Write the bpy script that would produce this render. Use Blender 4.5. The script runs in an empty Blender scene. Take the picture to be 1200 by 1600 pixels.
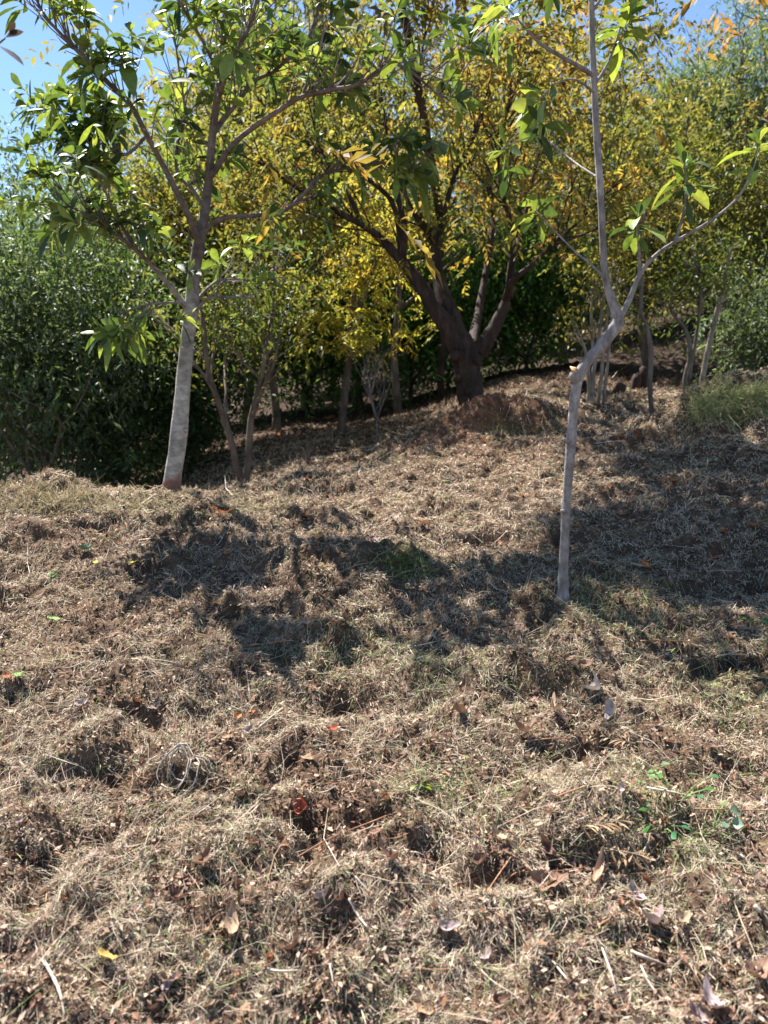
import bpy, math, random
import numpy as np
from mathutils import Vector

random.seed(7)
RNG = np.random.default_rng(11)
S = bpy.context.scene
C = S.collection
R = math.radians

# ------------------------------------------------------------------ camera, world, sun, exposure
PITCH = R(8.0)
F = 1209.0                                   # focal length in pixels of the 1200 x 1600 photograph
cam_d = bpy.data.cameras.new('camera')
cam_d.sensor_fit = 'VERTICAL'
cam_d.sensor_height = 36.0
cam_d.lens = 36.0 * F / 1600.0
cam_d.clip_start = 0.05
cam_d.clip_end = 3000
cam_d.dof.use_dof = True
cam_d.dof.focus_distance = 3.0
cam_d.dof.aperture_fstop = 3.5
cam = bpy.data.objects.new('camera', cam_d)
C.objects.link(cam)
cam.location = (0, 0, 0)
cam.rotation_euler = (math.pi / 2 - PITCH, 0, 0)
S.camera = cam

SUN_EL, SUN_AZ = R(57), R(-38)               # azimuth from +Y, negative = to the left
sx, sy, sz = math.sin(SUN_AZ) * math.cos(SUN_EL), math.cos(SUN_AZ) * math.cos(SUN_EL), math.sin(SUN_EL)
W = bpy.data.worlds.new('World')
S.world = W
W.use_nodes = True
nt = W.node_tree
nt.nodes.clear()
sky = nt.nodes.new('ShaderNodeTexSky')
sky.sky_type = 'NISHITA'
sky.sun_disc = False
sky.sun_elevation = SUN_EL
sky.sun_rotation = SUN_AZ
sky.air_density = 1.0
sky.dust_density = 0.0
sky.ozone_density = 4.0
bg = nt.nodes.new('ShaderNodeBackground')
bg.inputs['Strength'].default_value = 0.063
wo = nt.nodes.new('ShaderNodeOutputWorld')
nt.links.new(sky.outputs[0], bg.inputs[0])
nt.links.new(bg.outputs[0], wo.inputs[0])
sun_d = bpy.data.lights.new('sun', 'SUN')
sun_d.energy = 5.0
sun_d.angle = R(0.5)
sun_d.color = (1.0, 0.955, 0.91)
sun = bpy.data.objects.new('sun', sun_d)
C.objects.link(sun)
sun.rotation_euler = Vector((-sx, -sy, -sz)).to_track_quat('-Z', 'Y').to_euler()
S.view_settings.view_transform = 'Standard'
S.view_settings.look = 'None'
S.view_settings.gamma = 1
S.view_settings.exposure = 1.74
S.cycles.max_bounces = 6
S.cycles.transparent_max_bounces = 4


def at(u, v, Y):
    """world point at depth Y seen at pixel (u, v) of the 1200 x 1600 photograph"""
    a = (u - 600.0) / F
    b = (800.0 - v) / F
    y = math.cos(PITCH) + b * math.sin(PITCH)
    z = -math.sin(PITCH) + b * math.cos(PITCH)
    return np.array((a * Y / y, Y, z * Y / y))


# ------------------------------------------------------------------ helpers
def tag(o, label=None, cat=None, group=None, kind=None):
    if label: o['label'] = label
    if cat: o['category'] = cat
    if group: o['group'] = group
    if kind: o['kind'] = kind
    return o


def empty(name, loc, label, cat, group=None):
    o = bpy.data.objects.new(name, None)
    o.empty_display_size = 0.1
    o.location = tuple(float(c) for c in loc)
    C.objects.link(o)
    return tag(o, label, cat, group)


def link(name, me, mat, parent=None, loc=None):
    o = bpy.data.objects.new(name, me)
    C.objects.link(o)
    if mat: me.materials.append(mat)
    if parent: o.parent = parent
    if loc is not None: o.location = tuple(float(c) for c in loc)
    return o


def mesh_np(name, V, faces_list, col=None, smooth=True, extra=None):
    """faces_list: list of int arrays (n,3) or (n,4)"""
    me = bpy.data.meshes.new(name)
    V = np.asarray(V, dtype=np.float32)
    fl = [np.asarray(f, dtype=np.int32) for f in faces_list if len(f)]
    loops = np.concatenate([f.ravel() for f in fl])
    sizes = np.concatenate([np.full(len(f), f.shape[1], dtype=np.int32) for f in fl])
    starts = np.concatenate([[0], np.cumsum(sizes)[:-1]]).astype(np.int32)
    me.vertices.add(len(V)); me.vertices.foreach_set('co', V.ravel())
    me.loops.add(len(loops)); me.loops.foreach_set('vertex_index', loops)
    me.polygons.add(len(sizes)); me.polygons.foreach_set('loop_start', starts)
    me.polygons.foreach_set('loop_total', sizes)
    me.update(calc_edges=True)
    me.polygons.foreach_set('use_smooth', np.full(len(sizes), smooth, dtype=bool))
    if col is not None:
        c4 = np.ones((len(V), 4), dtype=np.float32); c4[:, :3] = col
        a = me.color_attributes.new('tint', 'FLOAT_COLOR', 'POINT')
        a.data.foreach_set('color', c4.ravel())
    return me


def hash2(ix, iy, s):
    h = (ix.astype(np.int64) * 374761393 + iy.astype(np.int64) * 668265263 + s * 1274126177) & 0xFFFFFFFF
    h = ((h ^ (h >> 13)) * 1274126177) & 0xFFFFFFFF
    return ((h ^ (h >> 16)) & 0xFFFFFF) / float(0xFFFFFF)


def noise(x, y, s=0):
    ix, iy = np.floor(x), np.floor(y)
    fx, fy = x - ix, y - iy
    def g(dx, dy):
        a = hash2(ix + dx, iy + dy, s) * 2 * math.pi
        return np.cos(a) * (fx - dx) + np.sin(a) * (fy - dy)
    ux = fx * fx * fx * (fx * (fx * 6 - 15) + 10); uy = fy * fy * fy * (fy * (fy * 6 - 15) + 10)
    n0 = g(0, 0) * (1 - ux) + g(1, 0) * ux
    n1 = g(0, 1) * (1 - ux) + g(1, 1) * ux
    return (n0 * (1 - uy) + n1 * uy) * 1.5          # about -1..1


def fbm(x, y, s=0, oc=3):
    t = 0; a = 1; n = 0
    for k in range(oc):
        t = t + a * noise(x * 2 ** k + 17 * k, y * 2 ** k - 9 * k, s + k); n += a; a *= 0.5
    return t / n


def smooth(a, b, x):
    t = np.clip((x - a) / (b - a), 0, 1)
    return t * t * (3 - 2 * t)


# ------------------------------------------------------------------ materials
def nodes(name):
    m = bpy.data.materials.new(name); m.use_nodes = True
    t = m.node_tree; t.nodes.clear()
    return m, t, t.nodes, t.links


def leaf_mat(name, trans=0.45, rough=0.45, spec=0.35, boost=(1.3, 1.25, 0.6)):
    m, t, N, L = nodes(name)
    at_ = N.new('ShaderNodeAttribute'); at_.attribute_name = 'tint'
    tc = N.new('ShaderNodeTexCoord')
    no = N.new('ShaderNodeTexNoise'); no.inputs['Scale'].default_value = 38; no.inputs['Detail'].default_value = 3
    L.new(tc.outputs['Object'], no.inputs['Vector'])
    mr = N.new('ShaderNodeMapRange'); mr.inputs[1].default_value = 0.3; mr.inputs[2].default_value = 0.7
    mr.inputs[3].default_value = 0.75; mr.inputs[4].default_value = 1.2
    L.new(no.outputs[0], mr.inputs[0])
    vm = N.new('ShaderNodeVectorMath'); vm.operation = 'SCALE'
    L.new(at_.outputs['Color'], vm.inputs[0]); L.new(mr.outputs[0], vm.inputs['Scale'])
    p = N.new('ShaderNodeBsdfPrincipled')
    p.inputs['Roughness'].default_value = rough
    p.inputs['Specular IOR Level'].default_value = spec
    L.new(vm.outputs[0], p.inputs['Base Color'])
    vb = N.new('ShaderNodeVectorMath'); vb.operation = 'MULTIPLY'; vb.inputs[1].default_value = boost
    L.new(vm.outputs[0], vb.inputs[0])
    tr = N.new('ShaderNodeBsdfTranslucent'); L.new(vb.outputs[0], tr.inputs['Color'])
    mx = N.new('ShaderNodeMixShader'); mx.inputs[0].default_value = trans
    L.new(p.outputs[0], mx.inputs[1]); L.new(tr.outputs[0], mx.inputs[2])
    o = N.new('ShaderNodeOutputMaterial'); L.new(mx.outputs[0], o.inputs[0])
    return m


def bark_mat(name, c1, c2, c3=None, scale=14, stretch=0.25, bump=0.5, rough=0.85, base_c=None, base_h=0.2, ring=False, top_c=None, top_h=1.2):
    m, t, N, L = nodes(name)
    tc = N.new('ShaderNodeTexCoord')
    mp = N.new('ShaderNodeMapping'); mp.inputs['Scale'].default_value = (1, 1, 1.7 if ring else stretch)
    L.new(tc.outputs['Object'], mp.inputs['Vector'])
    n1 = N.new('ShaderNodeTexNoise'); n1.inputs['Scale'].default_value = scale; n1.inputs['Detail'].default_value = 8
    n1.inputs['Roughness'].default_value = 0.65
    L.new(mp.outputs[0], n1.inputs['Vector'])
    cr = N.new('ShaderNodeValToRGB')
    cr.color_ramp.elements[0].position = 0.32; cr.color_ramp.elements[0].color = (*c1, 1)
    cr.color_ramp.elements[1].position = 0.62; cr.color_ramp.elements[1].color = (*c2, 1)
    if c3:
        e = cr.color_ramp.elements.new(0.74); e.color = (*c3, 1)
    L.new(n1.outputs[0], cr.inputs[0])
    col = cr.outputs[0]
    n2 = N.new('ShaderNodeTexNoise'); n2.inputs['Scale'].default_value = 5; n2.inputs['Detail'].default_value = 4
    L.new(tc.outputs['Object'], n2.inputs['Vector'])
    r2 = N.new('ShaderNodeMapRange'); r2.inputs[1].default_value = 0.35; r2.inputs[2].default_value = 0.65
    r2.inputs[3].default_value = 0.65; r2.inputs[4].default_value = 1.15
    L.new(n2.outputs[0], r2.inputs[0])
    vm = N.new('ShaderNodeVectorMath'); vm.operation = 'SCALE'
    L.new(col, vm.inputs[0]); L.new(r2.outputs[0], vm.inputs['Scale'])
    col = vm.outputs[0]
    if base_c:
        sp = N.new('ShaderNodeSeparateXYZ'); L.new(tc.outputs['Object'], sp.inputs[0])
        ad = N.new('ShaderNodeMath'); ad.operation = 'MULTIPLY_ADD'; ad.inputs[1].default_value = -0.5
        L.new(n2.outputs[0], ad.inputs[0]); L.new(sp.outputs[2], ad.inputs[2])
        r3 = N.new('ShaderNodeMapRange'); r3.inputs[1].default_value = base_h - 0.27; r3.inputs[2].default_value = base_h - 0.22
        r3.inputs[3].default_value = 1; r3.inputs[4].default_value = 0
        L.new(ad.outputs[0], r3.inputs[0])
        mc = N.new('ShaderNodeMix'); mc.data_type = 'RGBA'
        L.new(r3.outputs[0], mc.inputs['Factor']); L.new(col, mc.inputs['A']); mc.inputs['B'].default_value = (*base_c, 1)
        col = mc.outputs['Result']
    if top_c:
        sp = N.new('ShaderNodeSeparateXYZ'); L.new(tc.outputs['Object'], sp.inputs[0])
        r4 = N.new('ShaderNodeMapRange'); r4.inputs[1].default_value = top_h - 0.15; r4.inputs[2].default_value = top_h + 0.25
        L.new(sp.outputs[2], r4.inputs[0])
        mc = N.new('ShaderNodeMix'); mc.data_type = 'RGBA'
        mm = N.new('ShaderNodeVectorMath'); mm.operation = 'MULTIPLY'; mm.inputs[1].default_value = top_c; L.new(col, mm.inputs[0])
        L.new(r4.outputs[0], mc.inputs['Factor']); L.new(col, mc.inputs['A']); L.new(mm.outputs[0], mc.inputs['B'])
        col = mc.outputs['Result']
    p = N.new('ShaderNodeBsdfPrincipled'); p.inputs['Roughness'].default_value = rough
    p.inputs['Specular IOR Level'].default_value = 0.25
    L.new(col, p.inputs['Base Color'])
    bp = N.new('ShaderNodeBump'); bp.inputs['Strength'].default_value = bump; bp.inputs['Distance'].default_value = 0.01
    L.new(n1.outputs[0], bp.inputs['Height']); L.new(bp.outputs[0], p.inputs['Normal'])
    o = N.new('ShaderNodeOutputMaterial'); L.new(p.outputs[0], o.inputs[0])
    return m


M_LEAF = leaf_mat('glossy_leaf', 0.38, 0.48, 0.4)
M_SMALL = leaf_mat('small_leaf', 0.45, 0.5, 0.3)
M_AUT = leaf_mat('autumn_leaf', 0.52, 0.6, 0.2, (1.24, 1.14, 0.7))
M_STRAW = leaf_mat('dry_straw', 0.18, 0.7, 0.2, (1.1, 1.0, 0.8))
M_DRY = leaf_mat('dry_leaf', 0.15, 0.7, 0.2, (1.1, 1.0, 0.8))
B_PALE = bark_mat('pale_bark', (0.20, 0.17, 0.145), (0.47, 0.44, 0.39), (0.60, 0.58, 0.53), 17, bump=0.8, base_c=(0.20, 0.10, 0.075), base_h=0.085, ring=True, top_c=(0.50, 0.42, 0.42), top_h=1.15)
B_GREY = bark_mat('grey_bark', (0.10, 0.08, 0.07), (0.28, 0.24, 0.22), (0.48, 0.44, 0.40), 26, 0.45, 0.9)
B_SAP = bark_mat('sapling_bark', (0.15, 0.125, 0.115), (0.38, 0.34, 0.32), (0.58, 0.54, 0.50), 34, 0.6, 1.0)
B_DARK = bark_mat('dark_bark', (0.022, 0.014, 0.011), (0.075, 0.048, 0.038), (0.13, 0.09, 0.07), 16, 0.25, 1.0)
B_BROWN = bark_mat('brown_bark', (0.07, 0.05, 0.04), (0.19, 0.15, 0.12), (0.26, 0.22, 0.17), 20, 0.25, 0.8)
B_TWIG = bark_mat('twig_bark', (0.14, 0.11, 0.08), (0.32, 0.27, 0.22), (0.42, 0.38, 0.32), 30, 0.3, 0.4)
B_CUT = bark_mat('cut_wood', (0.42, 0.22, 0.10), (0.62, 0.40, 0.22), None, 40, 1, 0.6)


def ground_mat():
    m, t, N, L = nodes('soil')
    tc = N.new('ShaderNodeTexCoord')
    n1 = N.new('ShaderNodeTexNoise'); n1.inputs['Scale'].default_value = 9; n1.inputs['Detail'].default_value = 10
    n1.inputs['Roughness'].default_value = 0.7
    L.new(tc.outputs['Object'], n1.inputs['Vector'])
    cr = N.new('ShaderNodeValToRGB')
    el = cr.color_ramp.elements
    el[0].position = 0.30; el[0].color = (0.045, 0.028, 0.02, 1)
    el[1].position = 0.70; el[1].color = (0.20, 0.14, 0.09, 1)
    e = el.new(0.5); e.color = (0.10, 0.065, 0.042, 1)
    L.new(n1.outputs[0], cr.inputs[0])
    at_ = N.new('ShaderNodeAttribute'); at_.attribute_name = 'tint'
    mc = N.new('ShaderNodeMix'); mc.data_type = 'RGBA'; mc.blend_type = 'MULTIPLY'; mc.inputs['Factor'].default_value = 1
    L.new(cr.outputs[0], mc.inputs['A']); L.new(at_.outputs['Color'], mc.inputs['B'])
    n2 = N.new('ShaderNodeTexNoise'); n2.inputs['Scale'].default_value = 70; n2.inputs['Detail'].default_value = 6
    L.new(tc.outputs['Object'], n2.inputs['Vector'])
    bp = N.new('ShaderNodeBump'); bp.inputs['Strength'].default_value = 0.9; bp.inputs['Distance'].default_value = 0.02
    L.new(n2.outputs[0], bp.inputs['Height'])
    p = N.new('ShaderNodeBsdfPrincipled'); p.inputs['Roughness'].default_value = 0.95
    p.inputs['Specular IOR Level'].default_value = 0.1
    L.new(mc.outputs['Result'], p.inputs['Base Color']); L.new(bp.outputs[0], p.inputs['Normal'])
    o = N.new('ShaderNodeOutputMaterial'); L.new(p.outputs[0], o.inputs[0])
    return m


# ------------------------------------------------------------------ ground
ctrl = []
for y in (-30, -8, 0, 1, 2, 3, 3.8):
    for x in (-3.5, -1.5, 0, 1.5, 3.5):
        ctrl.append((x * (1 if y > -5 else 4), y, -1.5 + 0.2 * max(y, -4) if y > -5 else -2.4))
for u, v, Y in [(-60, 812, 4.25), (0, 795, 4.4), (90, 776, 4.6), (180, 774, 4.7), (265, 772, 4.75), (330, 772, 4.9), (400, 768, 5.1), (500, 750, 5.7),
                (600, 725, 6.3), (700, 690, 7.2), (740, 634, 8.6), (820, 648, 7.9), (880, 800, 4.6), (600, 800, 4.6),
                (880, 690, 6.4), (860, 622, 8.6), (930, 638, 8.2), (1020, 668, 7.2), (1000, 705, 6.1), (1100, 668, 6.1), (1200, 634, 6.3),
                (1350, 610, 6.3), (1200, 760, 4.6), (1090, 636, 8.3), (1200, 630, 9), (375, 764, 6.5), (420, 703, 9), (300, 740, 9), (480, 668, 11.5),
                (532, 677, 10), (585, 692, 9), (623, 652, 12), (450, 650, 14), (600, 632, 15), (740, 606, 12), (860, 575, 14),
                (1000, 562, 15), (1150, 590, 13), (950, 604, 10)]:
    ctrl.append(tuple(at(u, v, Y)))
for x, y, z in [(-4, 6, -1.3), (-3, 8, -1.25), (-6, 8, -1.9), (-6, 4, -1.6), (-9, 12, -2.0), (-4, 12, -1.0), (-9, 1, -2.2), (7, 2, -0.5), (7, 7, 0.5), (9, 12, 1.3),
                (0, 22, 1.0), (10, 22, 3.0), (-12, 22, -0.5), (-15, 40, 3), (0, 40, 6), (18, 40, 9), (-60, 80, 10), (0, 90, 18), (60, 80, 24),
                (60, 0, 2), (-60, 0, -6), (0, -90, -8), (-60, -60, -9), (60, -60, -4), (0, 220, 20), (-220, 100, 8), (220, 100, 22), (-220, -220, -12), (220, -220, -8)]:
    ctrl.append((x, y, z))
CP = np.array(ctrl)


def tps_k(r2):
    return 0.5 * r2 * np.log(np.maximum(r2, 1e-12))


def tps_fit(P, z, lam=0.02):
    n = len(P)
    d2 = ((P[:, None] - P[None]) ** 2).sum(-1)
    A = np.zeros((n + 3, n + 3)); A[:n, :n] = tps_k(d2) + lam * np.eye(n)
    A[:n, n] = 1; A[:n, n + 1:] = P; A[n, :n] = 1; A[n + 1:, :n] = P.T
    return np.linalg.solve(A, np.concatenate([z, [0, 0, 0]]))


TW = tps_fit(CP[:, :2], CP[:, 2])


def axis(lo, a, b, hi, step, grow):
    mid = list(np.arange(a, b, step)); out = list(mid)
    s = step; x = mid[-1]
    while x < hi: s *= grow; x += s; out.append(x)
    s = step; x = a
    while x > lo: s *= grow; x -= s; out.insert(0, x)
    return np.array(out)


GX = axis(-400, -3.4, 4.0, 400, 0.019, 1.045)
GY = axis(-300, 0.9, 7.2, 600, 0.018, 1.022)
XX, YY = np.meshgrid(GX, GY)
fx_, fy_ = XX.ravel(), YY.ravel()
zz = np.empty(len(fx_))
for i in range(0, len(fx_), 20000):
    q = np.stack([fx_[i:i + 20000], fy_[i:i + 20000]], 1)
    d2 = ((q[:, None] - CP[None, :, :2]) ** 2).sum(-1)
    zz[i:i + 20000] = tps_k(d2) @ TW[:-3] + TW[-3] + q @ TW[-2:]
ZB = zz.reshape(XX.shape)


def relief(x, y):
    near = 1 - smooth(14, 30, np.hypot(x, y))
    wx = x + 0.12 * noise(x * 3, y * 3, 71); wy = y + 0.12 * noise(x * 3 + 9, y * 3, 72)
    a = fbm(wx * 1.5, wy * 2.0, 1, 3)
    b = fbm(wx * 4.2, wy * 6.0, 5, 3)
    c = np.abs(fbm(wx * 11, wy * 14, 9, 3))
    d = fbm(x * 38, y * 38, 13, 2)
    e = fbm(wx * 20, wy * 24, 17, 2)
    h = 0.070 * a + 0.060 * b + 0.070 * (c - 0.2) + 0.026 * e + 0.014 * d
    # hollows torn by the mower
    hol = smooth(0.22, 0.50, fbm(wx * 3.1 + 5, wy * 4.3 + 2, 21, 2))
    h = h - 0.060 * hol
    big = smooth(9, 16, np.hypot(x, y)) * 0.10 * fbm(x * 0.5, y * 0.5, 31, 3)
    return (h + big) * (0.35 + 0.65 * near), hol


RZ, HOL = relief(XX, YY)
# explicit mounds and pits: (u, v, Y, radius x, radius y, height)
bumps = [(1100, 668, 6.15, 0.8, 0.25, 0.10), (1130, 650, 7.15, 0.8, 0.35, -0.2), (590, 690, 8.6, 0.9, 0.45, -0.13), (150, 790, 5.7, 1.2, 0.4, -0.25), (120, 775, 4.5, 0.9, 0.22, 0.05), (265, 772, 4.78, 0.15, 0.12, 0.03), (1150, 662, 6.2, 0.9, 0.42, 0.26), (770, 682, 7.3, 0.8, 0.42, 0.30), (540, 760, 5.4, 0.6, 0.2, 0.05), (905, 655, 7.9, 0.5, 0.3, -0.18), (60, 790, 4.4, 0.5, 0.2, 0.06), (985, 700, 5.9, 0.35, 0.2, -0.08), (90, 778, 4.55, 0.16, 0.12, 0.07), (30, 830, 4.0, 0.35, 0.12, 0.05), (790, 690, 7.1, 0.5, 0.14, 0.10), (830, 705, 6.8, 0.25, 0.10, -0.08), (760, 700, 6.9, 0.12, 0.08, -0.10),
         (1145, 648, 6.0, 0.07, 0.06, -0.12), (1130, 672, 5.9, 0.07, 0.05, -0.10), (950, 690, 6.4, 0.3, 0.12, -0.10), (1010, 685, 6.6, 0.2, 0.1, 0.08),
         (600, 890, 3.75, 0.22, 0.10, 0.07), (650, 910, 3.55, 0.2, 0.06, -0.07), (470, 940, 3.4, 0.16, 0.07, -0.07), (440, 895, 3.7, 0.2, 0.07, 0.05), (850, 1060, 2.7, 0.2, 0.1, 0.07), (840, 1100, 2.55, 0.16, 0.06, -0.06),
         (560, 1100, 2.55, 0.34, 0.10, -0.07), (480, 1010, 2.95, 0.2, 0.08, 0.05), (60, 1290, 1.95, 0.07, 0.05, 0.05), (85, 1335, 1.85, 0.06, 0.05, -0.05), (165, 1300, 1.93, 0.09, 0.05, -0.06),
         (960, 1290, 1.95, 0.20, 0.12, 0.07), (990, 1370, 1.78, 0.16, 0.05, -0.05), (890, 930, 3.3, 0.14, 0.10, 0.05), (1110, 1240, 2.1, 0.2, 0.08, -0.06), (620, 1540, 1.50, 0.05, 0.10, -0.05),
         (300, 1240, 2.1, 0.2, 0.05, -0.05), (870, 1200, 2.2, 0.1, 0.05, -0.05), (660, 1330, 1.85, 0.1, 0.06, -0.05), (440, 1300, 1.95, 0.15, 0.06, -0.06), (260, 880, 3.75, 0.15, 0.06, -0.06), (420, 825, 4.2, 0.13, 0.07, -0.07), (330, 810, 4.4, 0.1, 0.06, 0.05)]
for u, v, Y, rx, ry, h in bumps:
    p = at(u, v, Y)
    RZ = RZ + h * np.exp(-((XX - p[0]) / rx) ** 2 - ((YY - p[1]) / ry) ** 2)
GZ = ZB + RZ
nx, ny = len(GX), len(GY)


def bil(G, x, y):
    x = np.asarray(x, float); y = np.asarray(y, float)
    i = np.clip(np.searchsorted(GX, x) - 1, 0, nx - 2); j = np.clip(np.searchsorted(GY, y) - 1, 0, ny - 2)
    tx = (x - GX[i]) / (GX[i + 1] - GX[i]); ty = (y - GY[j]) / (GY[j + 1] - GY[j])
    return (G[j, i] * (1 - tx) + G[j, i + 1] * tx) * (1 - ty) + (G[j + 1, i] * (1 - tx) + G[j + 1, i + 1] * tx) * ty


def gz(x, y): return bil(GZ, x, y)


def gpt(u, v):
    """point of the ground seen at pixel (u, v)"""
    ys = np.linspace(1.1, 25, 6000)
    d = at(u, v, 1.0)
    g = gz(d[0] * ys, ys); z = d[2] * ys
    k = np.argmax(g > z)
    y = ys[k]
    return np.array((d[0] * y, y, g[k]))


# soil tint: reddish where bare on the mound
dm = at(770, 690, 7.1)
bare = np.exp(-((XX - dm[0]) / 0.9) ** 2 - ((YY - dm[1]) / 0.5) ** 2)
forest_shade = smooth(9.5, 12.5, YY + 0.6 * noise(XX * 0.7, YY * 0.7, 90))
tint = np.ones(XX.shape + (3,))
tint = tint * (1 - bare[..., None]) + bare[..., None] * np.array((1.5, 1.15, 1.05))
tint = tint * (1 - forest_shade[..., None] * 0.5)  # soil painted darker: dark leaf litter plus the shade of the wood
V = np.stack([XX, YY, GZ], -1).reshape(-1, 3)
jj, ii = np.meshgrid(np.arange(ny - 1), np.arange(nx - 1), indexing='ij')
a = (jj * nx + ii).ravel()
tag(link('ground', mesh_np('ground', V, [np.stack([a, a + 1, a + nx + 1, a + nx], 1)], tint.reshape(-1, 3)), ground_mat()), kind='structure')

# ------------------------------------------------------------------ blades (cut hay, grass)


def unit(v): return v / np.maximum(np.linalg.norm(v, axis=-1, keepdims=True), 1e-9)


def blades(P, az, tilt, length, width, bend, col):
    """n three-segment strips starting at P heading az with upward tilt, curving"""
    n = len(P)
    d = np.stack([np.cos(az) * np.cos(tilt), np.sin(az) * np.cos(tilt), np.sin(tilt)], 1)
    side = np.stack([-np.sin(az), np.cos(az), np.zeros(n)], 1)
    up = np.cross(d, side)
    roll = RNG.uniform(-0.9, 0.9, n)[:, None]
    sw = side * np.cos(roll) + up * np.sin(roll)
    sb = RNG.normal(0, 0.35, n)[:, None]
    V = np.empty((n, 6, 3))
    for k, (t, w) in enumerate(((0, 0.75), (0.5, 1.0), (1.0, 0.25))):
        c = P + d * (length * t)[:, None] + side * (length[:, None] * sb * t * t) + np.array((0, 0, 1.0)) * (bend * length * t * t)[:, None]
        V[:, 2 * k] = c - sw * (width * w * 0.5)[:, None]
        V[:, 2 * k + 1] = c + sw * (width * w * 0.5)[:, None]
    b = (np.arange(n) * 6)[:, None]
    Fc = np.concatenate([b + np.array([[0, 1, 3, 2]]), b + np.array([[2, 3, 5, 4]])])
    return V.reshape(-1, 3), Fc, np.repeat(col, 6, axis=0)


spots_green = [(620, 885, 70, 30), (950, 960, 110, 50), (870, 1060, 70, 40), (700, 1240, 120, 40), (1050, 1270, 90, 40), (680, 1050, 90, 35), (1150, 1060, 120, 60), (560, 1010, 90, 40), (790, 668, 40, 14), (300, 800, 90, 18)]
spots_red = [(460, 910, 70, 35), (180, 960, 110, 45), (540, 1260, 90, 40), (1060, 1160, 60, 25), (100, 850, 90, 30), (760, 700, 90, 35), (820, 1580, 160, 35), (350, 1440, 80, 50)]
G3, R3 = [], []
for lst, out in ((spots_green, G3), (spots_red, R3)):
    for u, v, du, dv in lst:
        p = gpt(u, v); q = gpt(u, v - dv); out.append((p[0], p[1], du / F * p[1], max(0.05, abs(q[1] - p[1]))))


def field(lst, x, y):
    f = np.zeros(len(x))
    for cx, cy, rx, ry in lst: f = np.maximum(f, np.exp(-((x - cx) / rx) ** 2 - ((y - cy) / ry) ** 2))
    return f


def hay(n, ymin, ymax, kind):
    # density falls with the square of the distance
    u = RNG.random(n)
    k = 0.22
    y = (ymin ** (-k) + u * (ymax ** (-k) - ymin ** (-k))) ** (-1 / k)
    x = RNG.uniform(-1, 1, n) * (0.56 * y + 0.75)
    x, y = x + 0, y
    dist = np.hypot(x, y)
    clump = fbm(x * 9, y * 12, 41, 2)
    keep = RNG.random(n) < np.clip(0.70 + 1.5 * clump + 0.9 * fbm(x * 2.4, y * 3.4, 45, 2), 0.06, 1)
    hol = bil(HOL, x, y)
    keep &= RNG.random(n) > 0.55 * hol
    keep &= RNG.random(n) > 0.75 * np.exp(-((x - dm[0]) / 0.6) ** 2 - ((y - dm[1]) / 0.3) ** 2)
    keep &= RNG.random(n) > 0.85 * smooth(9.0, 12.5, y)
    x, y, clump, dist = x[keep], y[keep], clump[keep], dist[keep]
    n = len(x)
    if kind == 'bits':
        L = RNG.uniform(0.006, 0.024, n); Wd = RNG.uniform(0.0011, 0.0027, n); tilt = RNG.normal(0.2, 0.6, n)
    elif kind == 'straw':
        L = RNG.uniform(0.02, 0.06, n) * (1 + 0.6 * (RNG.random(n) < .12)); Wd = RNG.uniform(0.0009, 0.0019, n); tilt = RNG.normal(0.10, 0.25, n)
    else:
        L = RNG.uniform(0.09, 0.24, n); Wd = RNG.uniform(0.0013, 0.0026, n); tilt = np.abs(RNG.normal(0.08, 0.10, n))
    sc = np.maximum(1, dist / 2.3)
    Wd = Wd * sc
    L = L * np.maximum(1, dist / 4.5)
    az = RNG.uniform(0, 2 * math.pi, n)
    # combed by the strimmer: swirls of common direction
    swirl = fbm(x * 2.2, y * 2.2, 51, 2) * 6
    mixm = RNG.random(n) < 0.45
    az = np.where(mixm, swirl + RNG.normal(0, 0.4, n), az)
    z = gz(x, y) + RNG.uniform(-0.002, 0.022, n) * np.clip(0.8 + clump, 0.3, 1.6)
    # follow the ground: slope along the heading
    z2 = gz(x + np.cos(az) * L, y + np.sin(az) * L)
    tilt = tilt + np.arctan2(z2 - gz(x, y), L) * 0.9
    bend = RNG.normal(-0.12, 0.22, n)
    g = field(G3, x, y); r = field(R3, x, y)
    gn = smooth(0.05, 0.5, fbm(x * 1.3, y * 1.6, 61, 3)) * 0.5
    rn = smooth(0.05, 0.5, fbm(x * 1.7 + 4, y * 2.1, 66, 3)) * 0.6
    pick = RNG.random(n)
    base = np.array([(0.49, 0.395, 0.29), (0.55, 0.46, 0.36), (0.40, 0.30, 0.225), (0.25, 0.175, 0.14), (0.42, 0.375, 0.26)])
    col = base[RNG.choice(5, n, p=[0.30, 0.24, 0.20, 0.12, 0.14])]
    isg = pick < 0.10 + 0.45 * np.maximum(g, gn * 0.6)
    col[isg] = np.array([(0.17, 0.22, 0.07), (0.26, 0.31, 0.12), (0.33, 0.36, 0.20)])[RNG.integers(0, 3, isg.sum())]
    isr = (~isg) & (RNG.random(n) < 0.06 + 0.6 * np.maximum(r, rn * 0.6))
    col[isr] = np.array([(0.24, 0.12, 0.07), (0.34, 0.20, 0.12), (0.15, 0.09, 0.06)])[RNG.integers(0, 3, isr.sum())]
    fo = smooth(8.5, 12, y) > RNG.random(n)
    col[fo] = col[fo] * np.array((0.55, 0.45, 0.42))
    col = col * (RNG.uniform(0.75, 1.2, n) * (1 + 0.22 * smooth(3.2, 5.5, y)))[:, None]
    return blades(np.stack([x, y, z], 1), az, tilt, L, Wd, bend, col)


def join(parts):
    Vs, Fs, Cs, o = [], [], [], 0
    for v, f, c in parts:
        Vs.append(v); Fs.append(f + o); Cs.append(c); o += len(v)
    return np.concatenate(Vs), np.concatenate(Fs), np.concatenate(Cs)


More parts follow.
